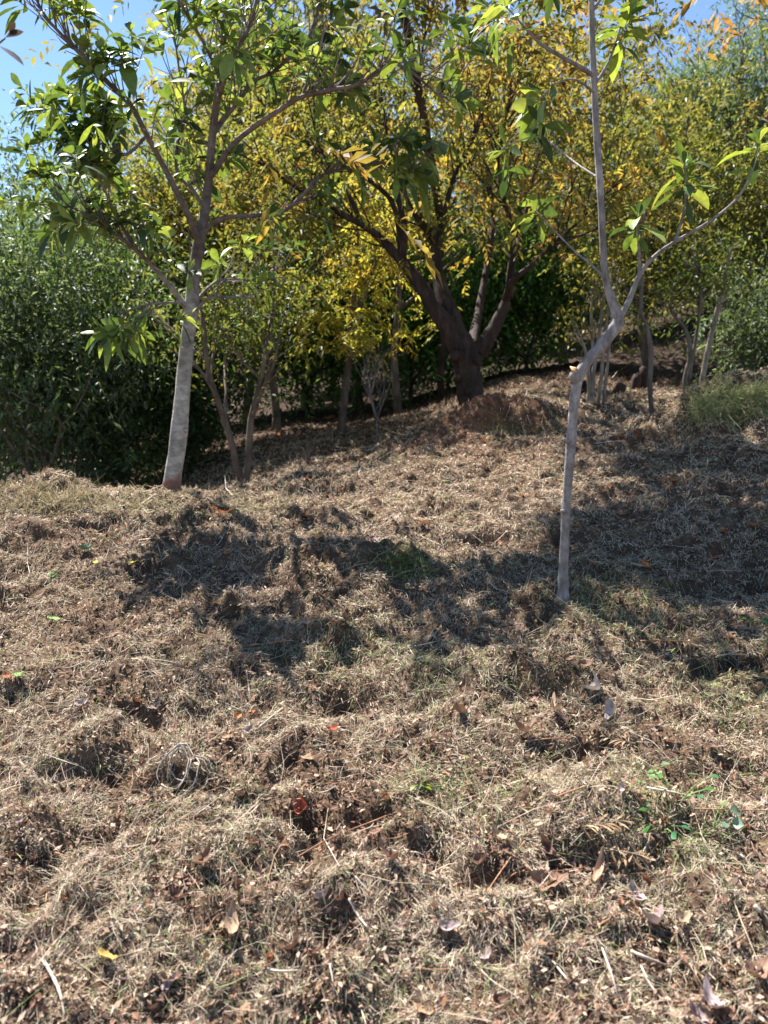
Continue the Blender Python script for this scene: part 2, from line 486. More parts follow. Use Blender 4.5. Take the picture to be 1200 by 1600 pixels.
DENS = 1.0
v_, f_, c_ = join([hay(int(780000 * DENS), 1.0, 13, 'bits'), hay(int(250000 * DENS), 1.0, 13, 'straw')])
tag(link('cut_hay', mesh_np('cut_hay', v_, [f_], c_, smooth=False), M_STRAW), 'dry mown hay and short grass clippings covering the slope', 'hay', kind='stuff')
v_, f_, c_ = hay(3500, 1.0, 9, 'long')
tag(link('long_straw', mesh_np('long_straw', v_, [f_], c_, smooth=False), M_STRAW), 'long loose straws lying over the mown hay', 'straw', kind='stuff')

def litter(n):
    u = RNG.random(n); y = (1 + u * (11.0 ** -.6 - 1)) ** (-1 / .6); x = RNG.uniform(-1, 1, n) * (0.56 * y + 0.75)
    keep = RNG.random(n) < np.clip(0.5 + 1.2 * fbm(x * 3, y * 4, 81, 3), 0.08, 1); x, y = x[keep], y[keep]; n = len(x)
    P = np.stack([x, y, gz(x, y) + RNG.uniform(0.0, 0.022, n)], 1)
    D = unit(np.stack([RNG.normal(0, 1, n), RNG.normal(0, 1, n), RNG.normal(0, .45, n)], 1))
    L = RNG.uniform(.008, .026, n) * np.maximum(1, y / 3.5)
    c = np.array([(0.20, 0.12, 0.08), (0.13, 0.08, 0.055), (0.32, 0.22, 0.15), (0.44, 0.33, 0.24), (0.09, 0.06, 0.045), (0.26, 0.14, 0.09)])
    return leaves(P, D, L, L * RNG.uniform(.25, .6, n), RNG.uniform(-.4, .5, n), c[RNG.integers(0, 6, n)] * RNG.uniform(.8, 1.2, n)[:, None])


LITTER_N = 210000
# standing grass wisps on the left crest and the sunny mound
def wisps(n, u0, u1, v0, v1, lo, hi, cols):
    P = []
    cs = [gpt(random.uniform(u0, u1), random.uniform(v0, v1)) for _ in range(max(6, n // 25))]
    for k in range(n):
        c = random.choice(cs); P.append(c + np.array((random.gauss(0, .05), random.gauss(0, .05), 0)))
    P = np.array(P); P[:, 2] = gz(P[:, 0], P[:, 1]) - 0.004
    d = P[:, 1]
    az = RNG.uniform(0, 6.28, n); tl = RNG.uniform(0.25, 1.35, n); L = RNG.uniform(lo, hi, n)
    col = np.array(cols)[RNG.integers(0, len(cols), n)] * RNG.uniform(0.7, 1.2, n)[:, None]
    return blades(P, az, tl, L, RNG.uniform(0.0015, 0.003, n) * np.maximum(1, d / 3), RNG.uniform(-0.8, -0.1, n), col)


straw_c = [(0.45, 0.36, 0.24), (0.38, 0.32, 0.2), (0.32, 0.30, 0.15), (0.5, 0.42, 0.30)]
green_c = [(0.10, 0.17, 0.04), (0.17, 0.24, 0.06), (0.26, 0.30, 0.10)]
parts = [wisps(3200, -60, 460, 772, 800, 0.04, 0.13, straw_c), wisps(2200, 0, 1200, 800, 1100, 0.03, 0.09, straw_c + green_c),
         wisps(1000, 40, 130, 775, 800, 0.08, 0.2, straw_c), wisps(900, 570, 680, 870, 910, 0.03, 0.08, green_c), wisps(900, 880, 1010, 880, 1000, 0.03, 0.09, green_c + straw_c),
         wisps(900, 620, 1180, 1030, 1330, 0.03, 0.09, green_c + straw_c), wisps(700, 760, 880, 655, 690, 0.04, 0.1, green_c + straw_c), wisps(900, 1000, 1200, 640, 720, 0.03, 0.1, straw_c)]
v_, f_, c_ = join(parts)
tag(link('standing_grass', mesh_np('standing_grass', v_, [f_], c_, smooth=False), M_STRAW), 'thin wisps of grass still standing among the mown hay', 'grass', kind='stuff')


# ------------------------------------------------------------------ gaps in the canopy that let the sun reach the slope
def proj(p):
    y = p[1] * math.cos(PITCH) - p[2] * math.sin(PITCH)
    z = p[1] * math.sin(PITCH) + p[2] * math.cos(PITCH)
    return 600 + F * p[0] / max(y, .1), 800 - F * z / max(y, .1)


LIT = [(410, 740, 800, 960, .97), (830, 1230, 636, 700, .92), (830, 1000, 700, 742, .92), (850, 1230, 778, 800, .8), (400, 850, 645, 800, .93), (120, 900, 755, 868, .9), (900, 1230, 950, 1225, .93),
       (-100, 240, 770, 920, .9), (1080, 1300, 560, 640, .95), (240, 420, 950, 1250, .8), (560, 900, 930, 1010, .75), (850, 905, 850, 930, .9), (700, 1230, 1350, 1700, .9), (-100, 430, 1050, 1700, .9), (540, 900, 1140, 1210, .8)]


def sunny(ce, keepdirect=0.0, margin=0, tmin=0.0, above=False):
    out = []
    sd = np.array((sx, sy, sz))
    for p in ce:
        t = np.linspace(0.2, 14, 90); q = p[None] - sd[None] * t[:, None]
        k = np.argmax(q[:, 2] < gz(q[:, 0], q[:, 1])); g = q[k]
        drop = 0
        if k > 0 and g[1] > 1.0 and t[k] > tmin:
            u, v = proj(g)
            for a0, a1, b0, b1, pr in LIT:
                if a0 - margin < u < a1 + margin and b0 - margin < v < b1 + margin: drop = max(drop, 1.0 if margin else pr)
            if above and proj(p)[1] < -10: out.append(random.random() < 0.0); continue
        out.append(random.random() >= drop * (1 - keepdirect))
    return np.array(out, bool)


# ------------------------------------------------------------------ wood and leaves
class Wood:
    def __init__(s): s.V = []; s.F = []; s.T = []; s.n = 0

    def tube(s, pts, rad, sides=7, lump=0.0, cap=True):
        pts = np.asarray(pts, float); rad = np.asarray(rad, float)
        m = len(pts)
        t = np.gradient(pts, axis=0); t = unit(t)
        ref = np.array((0.31, 0.12, 0.94)) if abs(t[0][2]) < 0.9 else np.array((1.0, 0.1, 0))
        u = unit(np.cross(t, ref)); w = np.cross(t, u)
        an = np.linspace(0, 2 * math.pi, sides, endpoint=False)
        ring = u[:, None] * np.cos(an)[None, :, None] + w[:, None] * np.sin(an)[None, :, None]
        r = rad[:, None] * np.ones(sides)[None]
        if lump: r = r * (1 + lump * RNG.normal(0, 1, r.shape))
        V = pts[:, None] + ring * r[..., None]
        s.V.append(V.reshape(-1, 3))
        k = np.arange(sides); k2 = (k + 1) % sides
        for i in range(m - 1):
            s.F.append(np.stack([k + i * sides, k2 + i * sides, k2 + (i + 1) * sides, k + (i + 1) * sides], 1) + s.n)
        s.n += m * sides
        if cap:
            s.V.append(np.array([pts[0], pts[-1] + t[-1] * rad[-1] * 0.5]))
            s.T.append(np.stack([k2 + s.n - m * sides, k + s.n - m * sides, np.full(sides, s.n)], 1))
            s.T.append(np.stack([k + s.n - sides, k2 + s.n - sides, np.full(sides, s.n + 1)], 1))
            s.n += 2

    def build(s, name, mat, parent, origin):
        V = np.concatenate(s.V) - origin
        me = mesh_np(name, V, [np.concatenate(s.F)] + ([np.concatenate(s.T)] if s.T else []))
        return link(name, me, mat, parent)


def spline(pts, n):
    """Catmull-Rom through rows of pts (any width) -> n rows"""
    P = np.asarray(pts, float)
    P = np.vstack([2 * P[0] - P[1], P, 2 * P[-1] - P[-2]])
    m = len(P) - 3
    out = []
    for q in np.linspace(0, m - 1e-6, n):
        i = int(q); t = q - i
        p0, p1, p2, p3 = P[i:i + 4]
        out.append(0.5 * (2 * p1 + (p2 - p0) * t + (2 * p0 - 5 * p1 + 4 * p2 - p3) * t * t + (3 * p1 - p0 - 3 * p2 + p3) * t ** 3))
    return np.array(out)


def pix_limb(rows, Y, n=None):
    """rows of (u, v, width px[, dY]) -> points and radii"""
    q = []
    for r in rows:
        y = Y + (r[3] if len(r) > 3 else 0)
        p = at(r[0], r[1], y); q.append((*p, r[2] * 0.5 / F * y))
    s = spline(q, n or len(rows) * 5)
    return s[:, :3], np.maximum(s[:, 3], 0.0012)


def leaves(P, D, L, Wd, droop, col, hi=False, nrm=None):
    """P base points, D unit directions, lengths, widths"""
    n = len(P)
    if nrm is None: nrm = RNG.normal(0, 1, (n, 3)) * 0.6 + np.array((0, 0, 1.0))
    side = unit(np.cross(D, nrm)); up = np.cross(side, D)
    L = L[:, None]; Wd = Wd[:, None]; dr = droop[:, None]
    down = np.array((0, 0, -1.0))
    if not hi:
        V = np.empty((n, 4, 3))
        V[:, 0] = P; V[:, 2] = P + D * L + down * dr * L
        mid = P + D * L * 0.5 + down * dr * L * 0.2
        V[:, 1] = mid - side * Wd * 0.5 + up * Wd * 0.15
        V[:, 3] = mid + side * Wd * 0.5 + up * Wd * 0.15
        b = (np.arange(n) * 4)[:, None]
        T = np.concatenate([b + np.array([[0, 1, 2]]), b + np.array([[0, 2, 3]])])
        return V.reshape(-1, 3), T, np.repeat(col, 4, axis=0)
    prof = [(0.0, 0.03), (0.14, 0.16), (0.32, 0.62), (0.52, 1.0), (0.72, 0.92), (0.88, 0.52), (1.0, 0.03)]
    V = np.empty((n, len(prof) * 3, 3))
    for k, (t, w) in enumerate(prof):
        c = P + D * L * t + down * dr * L * t * t
        e = up * Wd * w * 0.16
        V[:, 3 * k] = c - side * Wd * w * 0.5 + e
        V[:, 3 * k + 1] = c
        V[:, 3 * k + 2] = c + side * Wd * w * 0.5 + e
    b = (np.arange(n) * len(prof) * 3)[:, None]
    q = []
    for k in range(len(prof) - 1):
        for j in (0, 1):
            q.append(b + np.array([[3 * k + j, 3 * k + j + 1, 3 * k + 4 + j, 3 * k + 3 + j]]))
    cc = np.repeat(col, len(prof) * 3, axis=0)
    return V.reshape(-1, 3), np.concatenate(q), cc


def whorl(tip, axis_, nl, L0, cols, spread=(0.5, 1.5), wr=0.3):
    """rosette of long leaves round a shoot tip"""
    ax = unit(np.array(axis_, float)); ref = unit(np.cross(ax, (0.3, 0.9, 0.1))); r2 = np.cross(ax, ref)
    k = np.arange(nl); an = k * 2.4 + random.random() * 6
    th = spread[0] + (spread[1] - spread[0]) * (k / max(nl - 1, 1)) + RNG.normal(0, 0.12, nl)
    D = ax[None] * np.cos(th)[:, None] + (ref[None] * np.cos(an)[:, None] + r2[None] * np.sin(an)[:, None]) * np.sin(th)[:, None]
    L = L0 * RNG.uniform(0.6, 1.15, nl) * (0.65 + 0.35 * k / max(nl - 1, 1))
    P = tip[None] - ax[None] * (k / nl * L0 * 0.35)[:, None]
    col = np.array(cols)[RNG.integers(0, len(cols), nl)] * RNG.uniform(0.8, 1.2, nl)[:, None]
    return leaves(P, unit(D), L, L * wr * RNG.uniform(0.85, 1.15, nl), RNG.uniform(-0.05, 0.8, nl), col, True,
                  nrm=ax[None] + RNG.normal(0, 0.25, (nl, 3)))


def build_leaves(name, parts, mat, parent, origin):
    v, f, c = join(parts)
    return link(name, mesh_np(name, v - origin, [f], c, smooth=True), mat, parent)


LOQ = [(0.13, 0.20, 0.05), (0.17, 0.24, 0.055), (0.10, 0.16, 0.045), (0.23, 0.30, 0.07), (0.06, 0.10, 0.035), (0.29, 0.34, 0.09)]
DARKL = [(0.03, 0.06, 0.025), (0.045, 0.08, 0.03), (0.05, 0.09, 0.035)]
YEL = [(0.36, 0.28, 0.055), (0.33, 0.31, 0.07), (0.24, 0.27, 0.06), (0.34, 0.20, 0.05), (0.16, 0.19, 0.045)]
ORA = [(0.40, 0.21, 0.07), (0.42, 0.27, 0.08), (0.30, 0.16, 0.06), (0.40, 0.33, 0.08), (0.26, 0.24, 0.07)]
OLI = [(0.13, 0.16, 0.045), (0.17, 0.17, 0.05), (0.085, 0.11, 0.035), (0.22, 0.19, 0.06)]
GRN = [(0.055, 0.10, 0.025), (0.08, 0.14, 0.035), (0.04, 0.075, 0.02), (0.11, 0.17, 0.05)]
BLU = [(0.08, 0.12, 0.07), (0.12, 0.165, 0.10), (0.18, 0.22, 0.15), (0.055, 0.085, 0.05)]
LUSH = [(0.09, 0.22, 0.05), (0.13, 0.29, 0.06), (0.06, 0.14, 0.035)]


def twigs_from(pts, rad, n, t0, t1, ln, W, tips, outward=None, rise=0.5, r0=0.004):
    m = len(pts)
    for _ in range(n):
        t = random.uniform(t0, t1) ** 0.8; i = min(int(t * (m - 1)), m - 2)
        p = pts[i]; d = unit(pts[i + 1] - pts[i])
        rnd = RNG.normal(0, 1, 3); rnd -= d * rnd.dot(d)
        o = unit(d * 0.5 + unit(rnd) * 0.9 + np.array((0, 0, rise)))
        if outward is not None: o = unit(o + 0.5 * unit(p - outward))
        L = ln * random.uniform(0.5, 1.3)
        r = min(r0, rad[i] * 0.7)
        q1 = p + o * L * 0.5 + RNG.normal(0, 0.04 * L, 3); q2 = q1 + unit(o + np.array((0, 0, 0.35)) + RNG.normal(0, 0.25, 3)) * L * 0.5
        path = spline([p, q1, q2], 6)
        W.tube(path, np.linspace(r, r * 0.55, 6), 5, cap=False)
        tips.append((q2, unit(q2 - q1)))
        if random.random() < 0.35:
            s2 = q1 + unit(o + RNG.normal(0, 0.6, 3)) * L * 0.4
            W.tube([q1, (q1 + s2) / 2, s2], [r * 0.7, r * 0.6, r * 0.5], 4, cap=False)
            tips.append((s2, unit(s2 - q1)))


v_, f_, c_ = litter(LITTER_N)
tag(link('litter', mesh_np('litter', v_, [f_], c_, smooth=False), M_DRY), 'brown crumbs of broken leaves and bark mixed into the hay', 'litter', kind='stuff')


# ---- the pale tree on the left crest
def left_tree():
    Y = 4.78
    b = gpt(265, 771); b[1] = Y; b[0] = at(265, 771, Y)[0]; b[2] = gz(b[0], Y)
    root = empty('loquat_tree', b, 'young tree with smooth pale grey trunk and long green leaves on the left crest', 'tree')
    T = Wood()
    rows = [(263, 800, 50), (266, 774, 36), (270, 745, 29), (277, 700, 28), (280, 672, 29), (283, 640, 26), (288, 580, 24), (294, 520, 22), (299, 485, 23), (303, 430, 20), (312, 375, 19),
            (322, 320, 14), (327, 270, 13), (333, 200, 12), (344, 120, 11), (351, 40, 9), (356, -60, 7), (352, -160, 5), (360, -240, 3)]
    tp, tr = pix_limb(rows, Y, 70); tr = tr * .93
    T.tube(tp, tr, 14, 0.018)
    for (u, v, du) in ((290, 672, 9), (288, 545, -9)):                       # branch scars
        p = at(u, v, Y - 0.03); T.tube([p, p + np.array((du * 0.0012, -0.012, 0.004))], [0.018, 0.010], 8)
    T.build('trunk', B_PALE, root, b)
    limbs = [([(296, 488, 9), (280, 465, 9, -.05), (262, 443, 8, -.12), (236, 414, 7, -.2), (205, 385, 6, -.3), (176, 364, 5, -.35), (140, 338, 4, -.4), (109, 322, 3, -.45), (70, 290, 2, -.5)], 13),
             ([(312, 385, 11), (296, 340, 10, -.1), (262, 272, 9, -.2), (229, 210, 8, -.3), (202, 161, 8, -.35), (170, 130, 7, -.4), (142, 101, 7, -.4), (94, 52, 5, -.4), (67, 19, 4, -.4), (40, -40, 3, -.4)], 20),
             ([(312, 385, 9), (320, 360, 8, .0), (349, 341, 7, -.05), (397, 337, 6, -.1), (442, 330, 6, -.1), (478, 300, 6, -.1), (497, 277, 5, -.1), (545, 262, 4, -.1), (600, 255, 4, 0), (640, 278, 3, 0)], 14),
             ([(333, 210, 9), (350, 185, 8, .1), (367, 165, 7, .15), (397, 127, 6, .2), (431, 109, 5, .2), (480, 60, 4, .3), (500, 0, 3, .3)], 20),
             ([(326, 280, 10), (370, 220, 8, -.1), (437, 172, 7, -.2), (475, 150, 7, -.25), (520, 140, 6, -.3), (561, 131, 5, -.35), (606, 101, 4, -.4), (640, 110, 4, -.4), (690, 150, 3, -.4), (735, 150, 2, -.4)], 22),
             ([(302, 478, 6), (320, 455, 5, .1), (345, 438, 4, .2), (400, 436, 3, .3), (445, 433, 2, .3)], 4),
             ([(303, 488, 6), (325, 468, 5, -.1), (350, 464, 4, -.2), (400, 466, 3, -.3)], 3),
             ([(292, 482, 5), (275, 473, 4, -.1), (225, 477, 3, -.2), (187, 494, 2, -.25), (196, 520, 2, -.25)], 3),
             ([(322, 330, 7), (300, 295, 6, .1), (277, 270, 5, .15), (277, 225, 5, .2), (289, 180, 4, .25), (280, 110, 3, .3), (270, 40, 2, .3)], 12),
             ([(344, 120, 7), (320, 70, 5, -.2), (290, 20, 4, -.4), (250, -50, 3, -.6)], 9),
             ([(340, 160, 7), (360, 100, 6, -.3), (390, 40, 5, -.5), (410, -40, 4, -.7)], 10),
             ([(229, 212, 6), (200, 240, 5, .1), (175, 235, 4, .2), (150, 205, 3, .3), (110, 215, 3, .3), (88, 190, 2, .3)], 8),
             ([(205, 385, 4), (165, 300, 4, .1), (145, 255, 3, .1), (140, 200, 2, .1)], 7)]
    tips = []
    for rows, n in limbs:
        p, r = pix_limb(rows, Y)
        Wd = Wood(); Wd.tube(p, r, 7, 0.03)
        twigs_from(p, r, int(n * 2.6), 0.16, 1.0, 0.31, Wd, tips, tp[len(tp) // 2])
        tips.append((p[-1], unit(p[-1] - p[-2])))
        Wd.build('branch', B_GREY if rows[0][2] < 9 else B_PALE, root, b)
    top = Wood()
    twigs_from(tp, tr, 55, 0.55, 1.0, 0.30, top, tips)
    top.build('twigs', B_GREY, root, b)
    lv = []
    ok = sunny([t[0] for t in tips], 0.25, above=True)
    tips = [t for t, k in zip(tips, ok) if k]
    for p, d in tips:
        pal = LOQ if random.random() < 0.75 else DARKL + LOQ[:3]
        lv.append(whorl(p, d + np.array((0, 0, 0.3)), random.randint(6, 11), random.uniform(0.13, 0.19), pal, wr=0.36))
    for u, v, du in ((196, 528, 0), (210, 520, 0), (160, 350, 0), (80, 360, 0), (30, 320, 0), (75, 185, 0), (150, 215, 0)):
        lv.append(whorl(at(u, v - 10, Y - .25), (random.uniform(-.5, .1), 0, -.1), 7, 0.14, LOQ[1:4] + [LOQ[5]]))
    build_leaves('crown', lv, M_LEAF, root, b)


left_tree()


# ---- the bent sapling in front
def sapling():
    Y = 3.3
    g = gpt(880, 932); Y = float(g[1])
    b = np.array((at(880, 935, Y)[0], Y, 0)); b[2] = gz(b[0], Y)
    root = empty('bent_sapling', b, 'slender grey sapling with a crooked cut bend standing alone in the foreground right', 'sapling')
    T = Wood()
    rows = [(878, 965, 38), (880, 934, 26), (880, 900, 20), (882, 850, 18.5), (885, 790, 18), (889, 730, 18), (893, 685, 20), (895, 650, 18), (899, 615, 20), (905, 586, 21), (920, 562, 21),
            (940, 540, 22), (958, 516, 23), (966, 500, 22), (960, 480, 18), (950, 450, 15), (944, 415, 14), (941, 360, 13), (938, 300, 13), (933, 220, 13), (929, 150, 12), (926, 80, 11), (924, 0, 10),
            (922, -90, 8), (926, -200, 5), (920, -280, 3)]
    tp, tr = pix_limb(rows, Y, 110); tr = tr * (0.80 + 0.05 * np.sin(np.arange(110) * 1.7) * RNG.random(110))
    T.tube(tp, tr, 14, 0.025)
    T.build('trunk', B_SAP, root, b)
    # sawn stub at the bend
    c = at(899, 586, Y - 0.01)
    st = Wood(); st.tube([c + np.array((0.004, 0, -0.03)), c + np.array((-.003, 0, .0)), c + np.array((-0.005, -0.002, 0.012))], [0.022, 0.024, 0.021], 12, 0.06)
    sb = st.build('branch_stub', B_SAP, root, b)
    st = Wood(); st.tube([c + np.array((-0.005, -0.002, 0.012)), c + np.array((-0.006, -0.004, 0.016)), c + np.array((0.004, -0.004, 0.021))], [0.0225, 0.0235, 0.012], 12, 0.12)
    st.build('cut_face', B_CUT, root, b)
    for (u, v, s) in ((888, 690, -1), (882, 800, -1), (893, 640, -1)):
        kn = Wood()
        p = at(u, v, Y - 0.012); kn.tube([p, p + np.array((s * 0.016, -0.006, 0.006))], [0.012, 0.007], 7, 0.1)
        kn.build('knot', B_SAP, root, b)
    tips = []
    limbs = [([(962, 506, 17), (975, 485, 14), (986, 462, 12), (998, 432, 11), (1015, 408, 9), (1040, 387, 8), (1075, 366, 7), (1110, 345, 6), (1150, 312, 5), (1172, 275, 4), (1186, 240, 3)], [(1186, 222)]),
             ([(998, 434, 8), (999, 410, 7), (998, 385, 6), (996, 355, 5), (996, 345, 4)], [(996, 338)]),
             ([(1052, 380, 6), (1062, 355, 6), (1070, 320, 5), (1073, 285, 5)], [(1073, 275), (1068, 255)]),
             ([(943, 432, 6), (920, 410, 5, .05), (900, 394, 4, .1), (862, 356, 3, .2), (838, 330, 2, .3)], [(838, 322)]),
             ([(930, 120, 10), (905, 104, 9, -.05), (880, 90, 8, -.1), (850, 72, 7, -.15), (835, 60, 5, -.15), (800, 20, 3, -.2)], [(790, 10)]),
             ([(931, 130, 6), (945, 108, 6), (955, 88, 5), (966, 55, 3), (975, 25, 3)], [(985, 22), (975, 40)]),
             ([(935, 278, 5), (910, 262, 4, .1), (889, 247, 4, .2), (844, 214, 3, .3), (800, 225, 2, .35), (782, 236, 2, .35)], [(782, 236), (836, 180)]),
             ([(929, 145, 5), (900, 125, 4, -.2), (870, 130, 3, -.3), (840, 158, 3, -.3)], [(838, 160)]),
             ([(924, 20, 7), (960, -30, 5, .0), (1000, -60, 4, 0)], [(990, -40), (1010, -70)]),
             ([(924, 0, 7), (880, -50, 5, .0), (840, -70, 4, 0)], [(860, -50), (760, 10)])]
    lv = []
    for rows, cl in limbs:
        p, r = pix_limb(rows, Y)
        r = r * .72; Wd = Wood(); Wd.tube(p, r, 8, 0.03); Wd.build('branch', B_SAP, root, b)
        for (u, v) in cl:
            t = at(u, v, p[-1][1])
            if np.linalg.norm(t - p[-1]) > 0.02:
                w2 = Wood(); w2.tube([p[-1], t], [r[-1], 0.003], 5); w2.build('twig', B_SAP, root, b)
            lv.append(whorl(t, unit(p[-1] - p[-4]) + np.array((0, 0, 0.5)), random.randint(9, 12), 0.15, LOQ[1:4] + LOQ[3:] + [(0.26, 0.33, 0.07)], (0.2, 1.9), 0.36))
            lv.append(whorl(t - np.array((random.uniform(-.02, .02), 0, random.uniform(.04, .08))), np.array((random.uniform(-.5, .5), random.uniform(-.5, .5), 0.6)), random.randint(3, 6), random.uniform(.09, .13), DARKL + LOQ[:3], (1.0, 2.2), 0.38))
    build_leaves('crown', lv, M_LEAF, root, b)


sapling()


def scatter_leaves(C_, n, spread, L, cols, droop=(0, .5), wr=0.42, flat=0.7):
    """C_ clump centres; n leaves per clump"""
    k = len(C_)
    base = np.repeat(C_, n, axis=0)
    P = base + RNG.normal(0, 1, (k * n, 3)) * spread * np.array((1, 1, flat))
    D = unit(RNG.normal(0, 1, (k * n, 3)) + np.array((0, 0, -0.25)))
    cl = np.array(cols)
    ccl = np.repeat(cl[RNG.integers(0, len(cl), k)], n, axis=0) * 0.6 + cl[RNG.integers(0, len(cl), k * n)] * 0.4
    col = ccl * RNG.uniform(0.7, 1.25, k * n)[:, None]
    Ln = L * RNG.uniform(0.6, 1.3, k * n)
    return leaves(P, D, Ln, Ln * wr, RNG.uniform(*droop, k * n), col)


def sprays(C_, n, spread, L, cols, wr=0.36, nl=11, sl=0.26):
    """n drooping leafy sprays per clump centre, each with two rows of leaflets"""
    k = len(C_) * n
    P0 = np.repeat(C_, n, axis=0) + RNG.normal(0, 1, (k, 3)) * spread * np.array((1, 1, .7))
    D0 = unit(RNG.normal(0, 1, (k, 3)) * np.array((1, 1, .6)) + np.array((0, 0, -.35)))
    sd = unit(np.cross(D0, RNG.normal(0, .4, (k, 3)) + np.array((0, 0, 1.0))))
    cl = np.array(cols)
    cc = np.repeat(cl[RNG.integers(0, len(cl), len(C_))], n, axis=0) * .5 + cl[RNG.integers(0, len(cl), k)] * .5
    t = (np.arange(nl) + .5) / nl; sg = np.where(np.arange(nl) % 2, 1.0, -1.0)
    S_ = sl * (L / 0.085) * RNG.uniform(.6, 1.3, k)
    P = P0[:, None] + D0[:, None] * (t[None, :, None] * S_[:, None, None]) + np.array((0, 0, -1.0)) * (t ** 2)[None, :, None] * S_[:, None, None] * .35
    D = unit(sd[:, None] * sg[None, :, None] + D0[:, None] * .7 + RNG.normal(0, .22, (k, nl, 3)) + np.array((0, 0, -.25)))
    m = RNG.random((k, nl)) < .86
    P = P[m]; D = D[m]; col = np.repeat(cc[:, None], nl, axis=1)[m] * RNG.uniform(.7, 1.25, len(P))[:, None]
    Ln = L * RNG.uniform(.65, 1.3, len(P))
    return leaves(P, D, Ln, Ln * wr, RNG.uniform(0, .4, len(P)), col)


# ---- the large spreading tree
def big_tree():
    Y = 8.55
    b = np.array((at(737, 634, Y)[0], Y, 0)); b[2] = gz(b[0], Y)
    root = empty('spreading_tree', b, 'large dark multi-stemmed tree with yellow and orange autumn leaves in the middle distance', 'tree')
    T = Wood()
    tp, tr = pix_limb([(740, 662, 66), (738, 636, 50), (734, 610, 45), (730, 580, 47), (728, 556, 52), (724, 538, 44), (722, 520, 22)], Y, 26)
    T.tube(tp, tr * 0.88, 20, 0.06)
    T.build('trunk', B_DARK, root, b)
    for (u, v, r) in ((712, 556, .075), (744, 563, .06), (716, 590, .05), (730, 612, .05)):
        kn = Wood(); p = at(u, v, Y - .12); kn.tube([p + np.array((0, .08, 0)), p, p + np.array((0, -.05, .01))], [r, r, r * .6], 10, 0.12)
        kn.build('burl', B_DARK, root, b)
    limbs = [
        [(718, 545, 40), (700, 512, 34), (678, 482, 28), (657, 446, 25), (625, 405, 20), (580, 360, 15), (539, 337, 13), (482, 304, 10), (430, 270, 6), (380, 220, 4)],
        [(718, 535, 34), (706, 495, 30, .1), (692, 460, 26, .2), (683, 420, 22, .3), (677, 375, 18, .3), (655, 345, 12, .3), (640, 319, 9, .4), (620, 270, 7, .5), (600, 180, 5, .6), (590, 60, 3, .7)],
        [(677, 378, 14, .3), (690, 350, 12, .3), (700, 310, 10, .2), (707, 281, 9, .1), (730, 232, 7, 0), (760, 150, 5, -.2), (780, 50, 3, -.3)],
        [(629, 408, 14), (632, 356, 11, -.2), (621, 300, 10, -.3), (621, 225, 8, -.4), (647, 169, 6, -.4), (660, 80, 4, -.5), (670, 0, 3, -.5)],
        [(565, 350, 9), (548, 310, 8, .2), (531, 285, 7, .2), (500, 230, 5, .3), (480, 150, 4, .5)],
        [(629, 400, 10), (614, 319, 9, .3), (576, 281, 8, .4), (542, 259, 8, .4), (501, 270, 6, .4), (460, 310, 4, .3), (440, 350, 3, .3)],
        [(748, 552, 30), (765, 525, 26), (780, 496, 22), (795, 460, 18), (800, 410, 14, .2), (815, 365, 10, .4), (830, 290, 7, .5), (850, 200, 5, .6), (860, 100, 3, .7)],
        [(790, 470, 13), (800, 440, 12, -.3), (830, 415, 10, -.4), (865, 380, 8, -.5), (900, 350, 6, -.5), (950, 300, 4, -.6), (1000, 250, 3, -.6)],
        [(791, 475, 12), (798, 420, 10, -.3), (802, 367, 9, -.4), (784, 300, 8, -.5), (780, 240, 6, -.5), (800, 140, 4, -.6)],
        [(735, 548, 20, .2), (745, 500, 16, .8), (760, 420, 12, 1.2), (770, 330, 9, 1.5), (750, 220, 6, 1.8), (720, 100, 4, 2)],
    ]
    tips = []
    for rows in limbs:
        p, r = pix_limb(rows, Y, len(rows) * 5); r = r * np.linspace(.92, .62, len(r))
        Wd = Wood(); Wd.tube(p, r, 10, 0.04)
        twigs_from(p, r, 16, 0.35, 1.0, 0.75, Wd, tips, b + np.array((0, 0, 1.0)), 0.25, 0.012)
        tips.append((p[-1], unit(p[-1] - p[-2])))
        Wd.build('limb', B_DARK, root, b)
    ce = []
    for p, d in tips:
        for _ in range(3): ce.append(p + RNG.normal(0, 0.22, 3))
    ce = np.array(ce)
    # crown reaches further up and to both sides
    ex = []
    for _ in range(620):
        u, v = random.uniform(430, 1160), random.uniform(-520, 330)
        y = Y + random.gauss(0, 1.3)
        if v > 150 and random.random() < 0.45: continue
        if u > 960 and (v > -60 and random.random() < (u - 960) / 110.0): continue
        if noise(np.array([u / 120.0]), np.array([v / 90.0]), 7)[0] < -0.25: continue
        ex.append(at(u, v, y))
    ce = np.concatenate([ce, np.array(ex)])
    # crown clumps added above the frame, set up-sun to cast the right-hand shade
    sd = np.array((sx, sy, sz)); ex = []
    for _ in range(620):
        u, v = random.uniform(850, 1260), random.uniform(700, 935)
        k = (u - 850) / 350.0
        A = 812 - 15 * k < v < 840 + 130 * min(1, k * 1.6) - 40 * k
        B = u > 990 and 745 - 42 * k < v < 752 + 26 * k
        if not (A or B): continue
        ex.append(gpt(u, v) + sd * random.uniform(5.2, 6.3))
    over = np.array(ex)
    Wd = Wood(); c0 = over.mean(0); q0 = at(690, 350, Y + .1)
    p = spline([q0, (q0 * .5 + c0 * .5) + np.array((0, 0, .3)), c0, c0 + (c0 - q0) * .35], 20)
    Wd.tube(p, np.linspace(.05, .012, 20), 8, .04); t2 = []; twigs_from(p, np.linspace(.05, .012, 20), 26, .35, 1, .8, Wd, t2, None, .2, .012); Wd.build('limb', B_DARK, root, b)  # limb added to carry the shade-casting clumps
    ce = np.concatenate([ce, over, np.array([t[0] for t in t2])])
    vis = np.array([-20 < proj(p)[1] < 420 and proj(p)[0] > 330 for p in ce])
